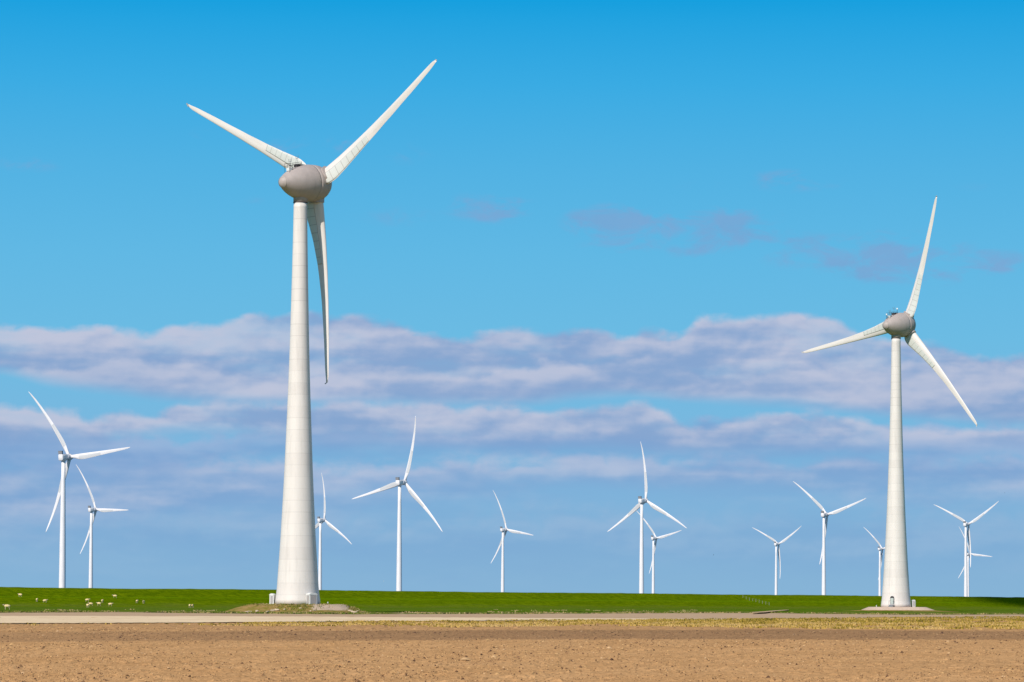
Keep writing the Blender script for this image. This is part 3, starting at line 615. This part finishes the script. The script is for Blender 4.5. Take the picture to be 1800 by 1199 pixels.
def big_turbine(base, hub, yaw, ph, label, lamps, door):
    t = thing('wind_turbine', label, 'wind turbine', base, -yaw, 'large turbines with grey drop shaped heads in the field')
    H = hub.z - base.z
    prof = [(1062, 3.74), (1056, 3.68), (1040, 3.46), (1010, 3.28), (986, 3.13), (950, 2.91), (902, 2.67), (866, 2.50), (830, 2.34), (780, 2.16), (731, 1.98), (680, 1.80), (620, 1.63), (552, 1.47), (490, 1.33), (422, 1.20), (380, 1.14), (357, 1.11)]
    prof = [((1062-y)/705*(H-3.7), r_) for y, r_ in prof]
    # resample smoothly
    zs = np.linspace(0, prof[-1][0], 90); rs = np.interp(zs, [p[0] for p in prof], [p[1] for p in prof]); k_ = np.array([1, 2, 3, 2, 1])/9; rs[2:-2] = np.convolve(rs, k_, 'valid')
    tw = MB().lathe(list(zip(zs, rs)), 96).build('tower', TOW, t, True)
    zt = float(zs[-1])
    MB().lathe([(zt+.04, 1.20), (zt+.13, 1.22), (zt+.15, 1.17)], 48).build('yaw_ring', flat('yaw_ring_paint', (.13, .10, .095), .6), t, True)
    MB().lathe([(zt+.16, 1.16), (zt+1.0, 1.17), (zt+1.4, 1.25), (zt+2.0, 1.5), (zt+2.5, 1.75)], 48).build('yaw_collar', NAC, t, True)
    o_ = 3.7                                    # rotor plane ahead of the tower axis
    HM = Matrix.Translation((0, o_*1.0, H))
    nac = MB().lathe([(-9.78, .02), (-9.76, .3), (-9.62, .58), (-9.35, .84), (-9.27, .90), (-9.1, .99), (-8.7, 1.23), (-8.1, 1.58), (-7.4, 1.93), (-6.6, 2.26), (-5.8, 2.53), (-5, 2.74), (-4.2, 2.90), (-3.4, 3.0), (-2.75, 3.05), (-2.45, 3.05), (-2.42, 2.9)], 72, 'Y', True).build('nacelle', NAC, t, True)
    NM = HM @ AXM @ Matrix.Translation((0, .30, 0)) @ Matrix.Scale(.887, 4, Vector((0, 1, 0))); nac.matrix_local = NM
    cap = MB().lathe([(-9.40, .84), (-9.34, .905), (-9.28, .93), (-9.22, .93)], 48, 'Y', False).build('tail_ring', flat('tail_ring_paint', (.5, .43, .38), .5), nac, True)
    sp = MB().lathe([(-2.40, 2.9), (-2.36, 3.03), (-1.8, 3.04), (-1.1, 3.02), (-.4, 2.95), (.2, 2.80), (.8, 2.52), (1.4, 2.12), (2.0, 1.6), (2.5, 1.05), (2.85, .5), (2.95, .02)], 72, 'Y', True).build('spinner', NAC, t, True)
    sp.matrix_local = NM
    MB().lathe([(-2.44, 2.85), (-2.44, 2.98), (-2.37, 2.98), (-2.37, 2.85)], 72, 'Y', False).build('spinner_gap', DARK, nac, False)
    for k in range(3):
        M_ = HM @ rotor_frame(ph + k*2*math.pi/3)
        # root sleeve, oval
        v = []; f = []; n = 36
        for z_, a_, b_ in ((1.6, 1.5, 1.25), (2.6, 1.47, 1.22), (3.05, 1.40, 1.15), (3.12, 1.42, 1.17), (3.22, 1.42, 1.17), (3.22, 1.1, .8)):
            for i in range(n): q = 2*math.pi*i/n; v.append((a_*math.cos(q)-.25, b_*math.sin(q), z_))
        for r_ in range(5):
            for i in range(n): j = (i+1) % n; f.append((r_*n+i, r_*n+j, (r_+1)*n+j, (r_+1)*n+i))
        f.append(tuple(range(5*n, 6*n)))
        sl_ = mesh('blade_sleeve', v, f, NAC, t, True); sl_.matrix_local = M_
        for p_ in sl_.data.polygons[-n*2-1:]: p_.use_smooth = False
        if 'blade' not in proto:
            b_ = blade_mesh('blade', E_B, BL, parent=t); proto['blade'] = b_.data
            pn_ = panel_part(b_); proto['panel'] = pn_.data
            tp = MB()
            p0, p1 = section(E_B, 1, .5, 1), None
            tp.add([(-.13, -.04, 32.9), (.16, -.04, 32.9), (.16, .05, 32.9), (-.13, .05, 32.9), (-.48, .25, 33.22), (-.30, .25, 33.30), (-.30, .31, 33.28), (-.48, .31, 33.2)],
                   [(3, 2, 1, 0), (4, 5, 6, 7), (0, 1, 5, 4), (1, 2, 6, 5), (2, 3, 7, 6), (3, 0, 4, 7)])
            tp.v = [p + Vector((-.02, .55, 0)) for p in tp.v]; tp_ = tp.build('blade_tip', RED, b_); proto['tip'] = tp_.data
        else:
            b_ = bpy.data.objects.new('blade', proto['blade']); COL.objects.link(b_); b_.parent = t
            for nm in ('panel', 'tip'):
                q = bpy.data.objects.new('trailing_edge_panel' if nm == 'panel' else 'blade_tip', proto[nm]); COL.objects.link(q); q.parent = b_
        b_.matrix_local = M_
    # service rail and wind sensors on the nacelle back
    def top(yy): return float(np.interp(yy, [-9, -8.1, -7.4, -6.6, -5.8, -5, -4.2, -3.4], [1, 1.58, 1.93, 2.26, 2.53, 2.74, 2.90, 3.0]))
    rail = MB(); z1 = top(-6.9)+.75
    for xx in (-.55, .55):
        rail.tube((xx, -7.9, z1-.25), (xx, -4.6, z1+.25), .025)
        rail.tube((xx, -7.9, z1+.15), (xx, -4.6, z1+.5), .02)
        for yy in (-7.9, -7.1, -6.3, -5.4, -4.6): rail.tube((xx, yy, top(yy)-.15), (xx, yy, z1+.5+(yy+4.6)*.10), .025)
    for yy in (-7.9, -4.6): rail.tube((-.55, yy, z1+.2), (.55, yy, z1+.2), .02)
    rl = rail.build('service_rail', DARK, nac)
    bx = MB().box(-.35, .35, -7.7, -6.9, top(-7.7)+.1, top(-7.3)+.42).build('hatch_box', CAB, nac)
    bx = MB().box(-.4, .4, -5.6, -4.7, top(-5.6)-.1, top(-5)+.26).box(-.1, .1, -4.7, -3.2, top(-4.6)+.0, top(-4.2)+.14).build('cable_box', DARK, nac)
    for yy in (-7.0, -5.1):
        sm = MB(); sm.tube((0, yy, top(yy)), (0, yy, top(yy)+1.7), .025); sm.tube((-.3, yy, top(yy)+1.3), (.3, yy, top(yy)+1.3), .03); sm.tube((.3, yy, top(yy)+1.3), (.3, yy, top(yy)+1.75), .03); sm.tube((-.3, yy, top(yy)+1.3), (-.3, yy, top(yy)+1.75), .03)
        sm.build('wind_sensor', STEEL, nac)
    if lamps:
        for yy, zz_ in ((-8.5, top(-8.5)+1.15), (-3.6, top(-3.6)+.85)):
            l_ = MB().lathe([(0, .12), (.05, .2), (.3, .2), (.42, .1)], 16).build('beacon_lamp', LAMP, nac, True); l_.location = (0, yy, zz_)
            MB().tube((0, 0, -1.0), (0, 0, 0), .04).build('lamp_stalk', DARK, nac).location = (0, yy, zz_)
    if door:
        a0 = math.atan2(-1, -.42)      # world direction of the door from the tower axis
        rotz = a0 + yaw
        fr = MB(); rad_ = 3.72
        def arch(w, h, n=14, y=0.0): return [(-w, y, 0), (w, y, 0)] + [(w*math.cos(math.pi*i/n), y, h+w*math.sin(math.pi*i/n)) for i in range(n+1)]
        q = arch(.48, 1.45, y=-.16); q2 = arch(.48, 1.45, y=.5); n = len(q)
        dm_o = mesh('door_recess', q+q2, [tuple(range(n))] + [(i, (i+1) % n, n+(i+1) % n, n+i) for i in range(n)], DARK, t)
        q = [(-.4, -.19, .0), (.4, -.19, .0), (.4, -.19, 1.45), (-.4, -.19, 1.45), (-.4, -.1, .0), (.4, -.1, .0), (.4, -.1, 1.45), (-.4, -.1, 1.45)]
        dr = mesh('door', q, [(0, 1, 2, 3), (7, 6, 5, 4), (0, 4, 5, 1), (1, 5, 6, 2), (2, 6, 7, 3), (3, 7, 4, 0)], flat('door_paint', (.45, .50, .46), .5), t)
        st_ = MB().box(-.55, .55, -1.0, -.1, -.75, -.2).box(-.55, .55, -1.5, -1.0, -.75, -.45).tube((-.55, -1.0, -.3), (-.55, -1.0, .75), .03).tube((.55, -1.0, -.3), (.55, -1.0, .75), .03).tube((-.55, -1.0, .75), (-.55, -.1, .75), .03).tube((.55, -1.0, .75), (.55, -.1, .75), .03).build('door_steps', STEEL, t)
        Mx = Matrix.Rotation(rotz, 4, 'Z') @ Matrix.Translation((3.60, 0, .75)) @ Matrix.Rotation(math.pi/2, 4, 'Z')
        for o__ in (dm_o, dr, st_): o__.matrix_local = Mx
        MB().box(.25, .29, -.23, -.19, .6, .75).build('door_handle', DARK, dr)
    return t
hub1 = Vector((-33.0, 469, 71.0)); hub2 = Vector((97.2, 705, 71.2)); hub1 += Vector((math.sin(R(40.2)), math.cos(R(40.2)), .09))*.5; hub2 += Vector((math.sin(R(45.3)), math.cos(R(45.3)), .09))*.5
def base_from(hub, yaw, o_, z): return Vector((hub.x-o_*math.sin(yaw), hub.y-o_*math.cos(yaw), z))
b1 = base_from(hub1, R(40.2), 3.7, 1.35); b2 = base_from(hub2, R(45.3), 3.7, 1.14)
big_turbine(b1, hub1, R(40.2), R(58.8), 'largest white wind turbine with grey drop shaped head and one blade hanging down', False, False)
big_turbine(b2, hub2, R(45.3), R(21.2), 'grey headed wind turbine with arched door on the pale gravel platform', True, True)

# ---- cabinets at the tower feet
def cabinet(x, y, z, rz, label, w_=1.45, d_=1.0, h_=1.75):
    t = thing('ventilation_cabinet', label, 'cabinet', (x, y, z), rz, 'ventilation cabinets at the turbine tower feet')
    MB().box(-w_/2, w_/2, -d_/2, d_/2, -.1, h_-.2).build('body', CAB, t)
    n = 10; v = []
    for yy in (-d_/2-.04, d_/2+.04): v += [((w_/2+.05)*math.cos(math.pi*i/n), yy, h_-.2+.32*math.sin(math.pi*i/n)) for i in range(n+1)]
    k = n+1; f = [(i, i+1, k+i+1, k+i) for i in range(n)] + [tuple(range(k-1, -1, -1)), tuple(range(k, 2*k)), (0, k, 2*k-1, k-1)]
    mesh('roof', v, f, CAB, t, False)
    lv = MB().box(-w_/2+.17, w_/2-.17, -d_/2-.035, -d_/2-.003, .12, h_-.28).build('louvre', LOUV, t)
    MB().box(-d_/2+.15, d_/2-.15, -w_/2-.035, -w_/2-.003, .12, h_-.3, Matrix.Rotation(-math.pi/2, 4, 'Z')).build('side_louvre', LOUV, t)
    for yy in (-d_/2-.06, d_/2): MB().tube((w_/2+.06, yy, -.1), (w_/2+.06, yy, h_-.25), .035).build('corner_rail', STEEL, t)
    return t
cabinet(b1.x+2.5, b1.y-3.2, b1.z, R(38), 'ribbed white cabinet against the right front of the largest turbine tower')
cabinet(b1.x-4.15, b1.y+.2, b1.z, R(-18), 'narrow white cabinet at the left foot of the largest turbine tower', .75, .75, 1.62)
cabinet(b2.x+4.3, b2.y+.1, b2.z, R(12), 'white cabinet at right foot of the tower on the gravel platform', .72, .8, 1.7)
def post(px, py, z, h_, label):
    p_ = pground(px, py, z); o = MB().tube((0, 0, -.1), (0, 0, h_), .09, .08).tube((0, 0, h_), (0, 0, h_+.06), .11, .06).build('marker_post', CAB); o.location = p_
    return tag(o, label, 'marker post', 'short marker posts beside the turbine towers')
q = post(577, 1062.2, 1.36, .35, 'tiny white post on the mound right of the largest tower'); q.location = (T1.x+5.1, T1.y-1, 1.33)
q = post(1543, 1067, 1.14, .4, 'tiny white post on the gravel platform left of the tower'); q.location = (T2.x-4.9, T2.y-.5, 1.12)

# ---- distant three-blade turbines standing beyond the dike
far = thing('wind_turbine', '', 'wind turbine', group='slender white turbines beyond the dike')
def far_parts(t):
    zs = [0, 6, 20, 40, 60, 80, 92.6]; rs = [2.3, 2.28, 2.15, 1.95, 1.68, 1.4, 1.28]
    MB().lathe(list(zip(zs, rs)), 40).build('tower', FTOW, t, True)
    HM = Matrix.Translation((0, 6.2, 95.5))
    # rear housing with rounded corners
    v = []; f = []; n = 24
    for y_, s_ in ((-9.3, .86), (-9.05, .97), (-8.6, 1), (-4.6, 1), (-4.3, .93), (-4.2, .8)):
        for i in range(n):
            a = 2*math.pi*i/n+.13; cx, sy = math.cos(a), math.sin(a); k_ = (abs(cx)**5+abs(sy)**5)**(-1/5); v.append((1.95*s_*cx*k_, y_, 2.15*s_*sy*k_+.1))
    for r_ in range(5):
        for i in range(n): j = (i+1) % n; f.append((r_*n+j, r_*n+i, (r_+1)*n+i, (r_+1)*n+j))
    f += [tuple(range(n)), tuple(range(6*n-1, 5*n-1, -1))]
    nc = mesh('nacelle', v, f, FTOW, t, True); nc.matrix_local = HM @ AXM
    MB().lathe([(-4.3, 1.9), (-4.2, 2.08), (-1.9, 2.12), (-1.7, 2.0)], 32, 'Y').build('generator', flat('generator_paint', (.56, .57, .60), .5), nc, True)
    MB().box(-1.6, 1.6, -9.3, -8.2, 2.28, 4.3).box(-1.8, 1.8, -9.4, -8.1, 4.3, 4.42).build('cooler', flat('cooler_mesh', (.24, .24, .25), .6), nc)
    hb = MB().lathe([(-1.65, 1.7), (-1.3, 1.95), (0, 2.05), (1.0, 1.85), (1.8, 1.35), (2.3, .7), (2.5, .02)], 32, 'Y').build('hub', FTOW, t, True); hb.matrix_local = HM @ AXM
    MB().lathe([(92.3, 1.45), (93.6, 1.5)], 32).build('yaw_collar', FTOW, t, True)
    b_ = blade_mesh('blade', F_B, FBL, FBI, (.13, .47), parent=t, s0=.025, ns=48, nt=10)
    for k in range(2):
        c_ = b_.copy(); COL.objects.link(c_)
    return [o for o in COL.objects if o.parent == t]
far_parts(far)
FT = [(-290.8, 1858, 95.9, 33.0, 84.5, 'tallest far white turbine at the left edge, beyond the grazing sheep'),
      (-430.2, 2929, 96.1, 42.4, 91.4, 'smaller white turbine just right of the tallest one at the left edge'),
      (-215.5, 3242, 95.4, 43.5, 1.8, 'slim white turbine half hidden behind the largest tower'),
      (-85.9, 2232, 96.1, 35.8, 16.8, 'tall slim white turbine standing alone right of the largest turbine'),
      (-8.2, 3543, 93.1, 50.2, 98.3, 'lone small white turbine near the middle of the dike'),
      (120.8, 2593, 95.7, 41.5, 118.7, 'tall white turbine with one blade straight up, crossing a smaller one'),
      (204.3, 4050, 95.0, 47.6, 78.5, 'small white turbine overlapped by the tall one with upright blade'),
      (407.8, 4363, 93.9, 41.5, 59.1, 'small white turbine with blades in a Y shape, in front of no other tower'),
      (330.1, 2989, 96.1, 40.7, 72.1, 'taller white turbine left of the grey headed turbine, two blades raised'),
      (613.1, 4717, 94.2, 52.1, 73.5, 'small white turbine partly hidden behind the tower on the gravel platform'),
      (564.3, 3523, 101.7, 40.3, 58.4, 'taller of the two white turbines at the right edge, blades in a Y'),
      (812.2, 5046, 92.5, 51.9, 95.8, 'smaller of the two white turbines at the right edge, blade pointing right')]
parts0 = [o for o in COL.objects if o.parent == far]; sub0 = {o.name: [c_ for c_ in COL.objects if c_.parent == o] for o in parts0}
def place_far(t, parts, d):
    X_, Y_, Z_, yaw, ph, lab = d; yw = R(yaw); X_ += 2.3*math.sin(yw); Y_ += 2.3*math.cos(yw); bs = base_from(Vector((X_, Y_, 0)), yw, 6.2, 0); t.location = bs; t.rotation_euler.z = -yw; t['label'] = lab
    dz = Z_-95.5; k = 0
    for o in parts:
        nm = o.name.split('.')[0]
        if nm == 'tower': o.scale.z = (92.6+dz)/92.6
        elif nm == 'yaw_collar': o.location.z = dz
        elif nm == 'blade':
            o.matrix_local = Matrix.Translation((0, 6.2, Z_)) @ rotor_frame(R(ph)+k*2*math.pi/3); k += 1
        else: o.matrix_local = Matrix.Translation((0, 6.2, Z_)) @ AXM
for i, d in enumerate(FT):
    if i == 0: t, ps = far, parts0
    else:
        t = far.copy(); COL.objects.link(t); ps = []
        for o in parts0:
            c_ = o.copy(); COL.objects.link(c_); c_.parent = t; ps.append(c_)
            for s_ in sub0[o.name]: e_ = s_.copy(); COL.objects.link(e_); e_.parent = c_
    place_far(t, ps, d)

# ------------------------------------------------------------------ sheep
WOOL = flat('fleece_wool', (.84, .63, .30), .95, .12, 12); FACE = flat('sheep_skin', (.55, .42, .28), .85)
def sheep_body():
    me = bpy.data.meshes.new('sheep')
    J = {'pel': (-.38, 0, .72, .16), 'mid': (0, 0, .74, .19), 'che': (.34, 0, .73, .17), 'nek': (.56, 0, .90, .10), 'hed': (.70, 0, 1.0, .09), 'muz': (.90, 0, .90, .055), 'tail': (-.56, 0, .60, .04)}
    E_ = [('pel', 'mid'), ('mid', 'che'), ('che', 'nek'), ('nek', 'hed'), ('hed', 'muz'), ('pel', 'tail')]
    for s_, y_ in (('l', .15), ('r', -.15)):
        J['sh'+s_] = (.34, y_, .58, .08); J['kn'+s_] = (.35, y_, .32, .04); J['ft'+s_] = (.34, y_, .02, .035)
        J['hi'+s_] = (-.38, y_, .58, .10); J['st'+s_] = (-.32, y_*1.1, .42, .06); J['hk'+s_] = (-.46, y_, .26, .038); J['hf'+s_] = (-.43, y_, .02, .035)
        J['er'+s_] = (.66, y_*.9, 1.02, .025)
        E_ += [('che', 'sh'+s_), ('sh'+s_, 'kn'+s_), ('kn'+s_, 'ft'+s_), ('pel', 'hi'+s_), ('hi'+s_, 'st'+s_), ('st'+s_, 'hk'+s_), ('hk'+s_, 'hf'+s_), ('hed', 'er'+s_)]
    ks = list(J); me.from_pydata([J[k][:3] for k in ks], [(ks.index(a), ks.index(b)) for a, b in E_], []); me.update()
    o = bpy.data.objects.new('sheep', me); COL.objects.link(o); sk = o.modifiers.new('skin', 'SKIN')
    if not me.skin_vertices: me.skin_vertices.new(name='')
    for i, k in enumerate(ks): me.skin_vertices[0].data[i].radius = (J[k][3],)*2; me.skin_vertices[0].data[i].use_root = (k == 'pel')
    sub = o.modifiers.new('sub', 'SUBSURF'); sub.levels = 1; sub.render_levels = 1
    dg_ = bpy.context.evaluated_depsgraph_get(); me2 = bpy.data.meshes.new_from_object(o.evaluated_get(dg_)); o.modifiers.clear(); o.data = me2; me2.name = 'sheep'
    me2.materials.clear(); me2.materials.append(FACE); me2.polygons.foreach_set('use_smooth', [True]*len(me2.polygons)); return o
sh0 = sheep_body()
bm = bmesh.new(); bmesh.ops.create_icosphere(bm, subdivisions=4, radius=1)
for v in bm.verts:
    n_ = vnoise(np.array([v.co.x*5+9]), np.array([v.co.y*5+v.co.z*7+9]), 3)[0]; k = 1+.14*(n_-.5)
    x_, y_, z_ = v.co; v.co = Vector((x_*.60, y_*.31*(1+.1*x_*-1), z_*.30+.03*x_))*k + Vector((-.03, 0, .74))
me = bpy.data.meshes.new('fleece'); bm.to_mesh(me); bm.free(); me.materials.append(WOOL); me.polygons.foreach_set('use_smooth', [True]*len(me.polygons))
fl0 = bpy.data.objects.new('fleece', me); COL.objects.link(fl0); fl0.parent = sh0
def raydike(px, py):
    d = pdir(px, py); t = 380.0
    while t < 1500:
        x, y, z = d.x*t, d.y*t, EYE+d.z*t
        if z <= max(.12, dike_h(x, y)+.02): return Vector((x, y, max(.08, dike_h(x, y))))
        t += .5
    return Vector((d.x*900, d.y*900, 1))
SH = [(12.5, 1071.5, 200, 'sheep grazing lowest and farthest left, near the straw at the dike foot'), (35.5, 1049.6, 160, 'small sheep highest up at the far left of the dike'),
      (65, 1058, 90, 'round sheep seen end on, left of a walking one on the mid slope'), (79, 1059.8, 10, 'sheep standing sideways just right of the round end on one'),
      (153.5, 1058.4, 5, 'long sideways sheep alone above the tight pair'), (159.5, 1065.4, 190, 'upper sheep of the touching pair below the long sideways one'),
      (154, 1068.2, 120, 'lower sheep of the touching pair, turned away'), (174, 1064.8, 170, 'pale sheep between the touching pair and the lone low one'),
      (180, 1059.8, 80, 'upright looking sheep facing the camera in the middle of the flock'), (194, 1066.0, 0, 'lone low sheep at the lower right of the middle flock'),
      (202, 1051.6, 185, 'sideways sheep highest of the middle flock on the berm'), (241, 1060.4, 75, 'left sheep of the wide spaced pair right of the flock'),
      (252.5, 1061.4, 260, 'right sheep of the wide spaced pair right of the flock'), (333.6, 1068.6, 95, 'left one of two sheep side by side near the mound'), (338.4, 1068.6, 280, 'right one of two sheep side by side near the mound')]
for i, (px, py, rz, lab) in enumerate(SH):
    if i == 0: s_ = sh0
    else:
        s_ = sh0.copy(); COL.objects.link(s_); f_ = fl0.copy(); COL.objects.link(f_); f_.parent = s_
    s_.location = raydike(px, py); s_.rotation_euler.z = R(rz); s_.scale = (.92,)*3
    tag(s_, lab, 'sheep', 'sheep grazing on the green dike')

# ------------------------------------------------------------------ stones on the mound
STN = flat('pale_stone', (.58, .44, .30), .9, .15, 2)
def stone_mesh(seed):
    bm = bmesh.new(); bmesh.ops.create_icosphere(bm, subdivisions=3, radius=1)
    for v in bm.verts:
        k = .75+.5*vnoise(np.array([v.co.x*1.7+seed*7.3+20]), np.array([v.co.y*1.7+v.co.z*2.3+20]), seed)[0]; v.co = Vector((v.co.x*1.0, v.co.y*.6, v.co.z*.36))*k
    me = bpy.data.meshes.new('stone'); bm.to_mesh(me); bm.free(); me.materials.append(STN); return me
sms = [stone_mesh(k) for k in range(4)]
def mound_z(x, y):
    cx, sy = x-T1.x-.2, y-T1.y; r_ = math.hypot(cx, sy); a = math.atan2(sy, cx); k_ = (abs(math.cos(a))**2.6+abs(math.sin(a))**2.6)**(-1/2.6)
    foot = ((11.2 if cx > 0 else 13.2)*math.cos(a)**2+13*math.sin(a)**2)*k_; tp = 7*k_
    t = min(1, max(0, (r_-tp)/(foot-tp))); return 1.35*(1-t*t*(3-2*t))
for i, (px, py, s_) in enumerate([(452, 1074.8, .38), (471, 1075.6, .35), (480, 1073.8, .42), (486, 1072.6, .45), (433, 1077, .4), (438, 1075.5, .3), (500, 1071.8, .26), (528, 1069.8, .26), (546, 1074.5, .22), (553, 1073.5, .24), (615, 1074.2, .34), (622, 1076.4, .4), (628, 1074.5, .3)]):
    d = pdir(px, py); t = 440
    while t < 480 and EYE+d.z*t > mound_z(d.x*t, d.y*t): t += .1
    o = bpy.data.objects.new('stone', sms[i % 4]); COL.objects.link(o); o.location = (d.x*t, d.y*t, mound_z(d.x*t, d.y*t)+.02); o.scale = (s_*1.3,)*3; o.rotation_euler.z = random.random()*6
    tag(o, 'pale stone lying on the rough slope of the mound under the largest turbine', 'stone', 'pale stones scattered on the turbine mound')

# ------------------------------------------------------------------ fence up the dike, birds
FP = flat('fence_wood', (.45, .42, .36), .8)
A_, B_ = raydike(1306, 1051), raydike(1352, 1064)
ft_ = thing('wire_fence', 'thin post and wire fence climbing the dike right of the centre', 'fence', A_)
wires = MB(); n = 9
for i in range(n):
    k = i/(n-1); x = A_.x+(B_.x-A_.x)*k; y = A_.y+(B_.y-A_.y)*k; z = max(.05, dike_h(x, y))
    o = MB().tube((0, 0, -.2), (0, 0, 1.2), .045, .04, 6).build('fence_post', FP, ft_); o.location = (x-A_.x, y-A_.y, z-A_.z)
    if i < n-1:
        k2 = (i+1)/(n-1); x2 = A_.x+(B_.x-A_.x)*k2; y2 = A_.y+(B_.y-A_.y)*k2; z2 = max(.05, dike_h(x2, y2))
        for hh_ in (.4, .75, 1.1): wires.tube((x-A_.x, y-A_.y, z-A_.z+hh_), (x2-A_.x, y2-A_.y, z2-A_.z+hh_), .006, n=4)
wires.build('fence_wire', STEEL, ft_)
def bird(px, py, dist, span, col, rz, lab):
    v = []; f = []
    b_ = MB().lathe([(-.30, .01), (-.24, .05), (-.1, .085), (.05, .09), (.18, .06), (.24, .055), (.30, .04), (.36, .01)], 10, 'Y')
    for s_ in (-1, 1):
        k = len(b_.v)
        b_.add([(.06*s_, .12, .04), (.06*s_, -.10, .04), (.42*s_, -.02, .24), (.42*s_, .14, .25), (.95*s_, -.16, .14), (.90*s_, -.05, .15), (.06*s_, .12, .06), (.06*s_, -.10, .055), (.42*s_, -.02, .255), (.42*s_, .14, .27), (.95*s_, -.16, .15), (.90*s_, -.05, .16)],
               [(0, 1, 2, 3), (3, 2, 4, 5), (6, 9, 8, 7), (9, 11, 10, 8), (0, 3, 9, 6), (3, 5, 11, 9), (1, 7, 8, 2), (2, 8, 10, 4), (5, 4, 10, 11)])
    b_.add([(-.05, -.28, .0), (.05, -.28, 0), (.10, -.46, 0), (-.10, -.46, 0), (-.05, -.28, .02), (.05, -.28, .02), (.10, -.46, .015), (-.10, -.46, .015)], [(0, 1, 2, 3), (7, 6, 5, 4), (0, 4, 5, 1), (1, 5, 6, 2), (2, 6, 7, 3), (3, 7, 4, 0)])
    o = b_.build('bird', col); o.location = Vector((0, 0, EYE)) + pdir(px, py)*dist; o.scale = (span,)*3; o.rotation_euler = (.1, R(35), R(rz)); return tag(o, lab, 'bird', 'birds flying above the dike')
bird(674.3, 1021.8, 700, .36, flat('gull_feather', (.8, .8, .78), .8), 30, 'tiny white bird flying low above the dike left of the lone turbine')
bird(1254, 975.5, 800, .34, flat('dark_feather', (.06, .06, .07), .8), 120, 'tiny dark bird in the sky between the middle and right far turbines')
bird(1766, 866.5, 900, .3, bpy.data.materials['dark_feather'], 60, 'tiny dark bird in the sky near the right edge')

# ------------------------------------------------------------------ a drifting cloud whose shadow lies on the right end of the dike
cm_, cn_, cb_ = new_mat('cloud_white', 1, 0); cb_.inputs['Base Color'].default_value = (.85, .86, .88, 1)
bm = bmesh.new(); bmesh.ops.create_icosphere(bm, subdivisions=5, radius=1)
for v in bm.verts:
    n_ = fbm(np.array([v.co.x*2.2+30]), np.array([v.co.y*2.2+v.co.z*1.7+30]), 5)[0]; k = .65+.7*n_
    v.co = Vector((v.co.x*125, v.co.y*170, v.co.z*26))*k
me = bpy.data.meshes.new('cloud'); bm.to_mesh(me); bm.free(); me.materials.append(cm_)
tgt = Vector((345, 1395, 3)); cl = bpy.data.objects.new('cloud', me); COL.objects.link(cl); cl.location = tgt + sdir*4200; cl.rotation_euler.z = R(0)
tag(cl, kind='stuff')
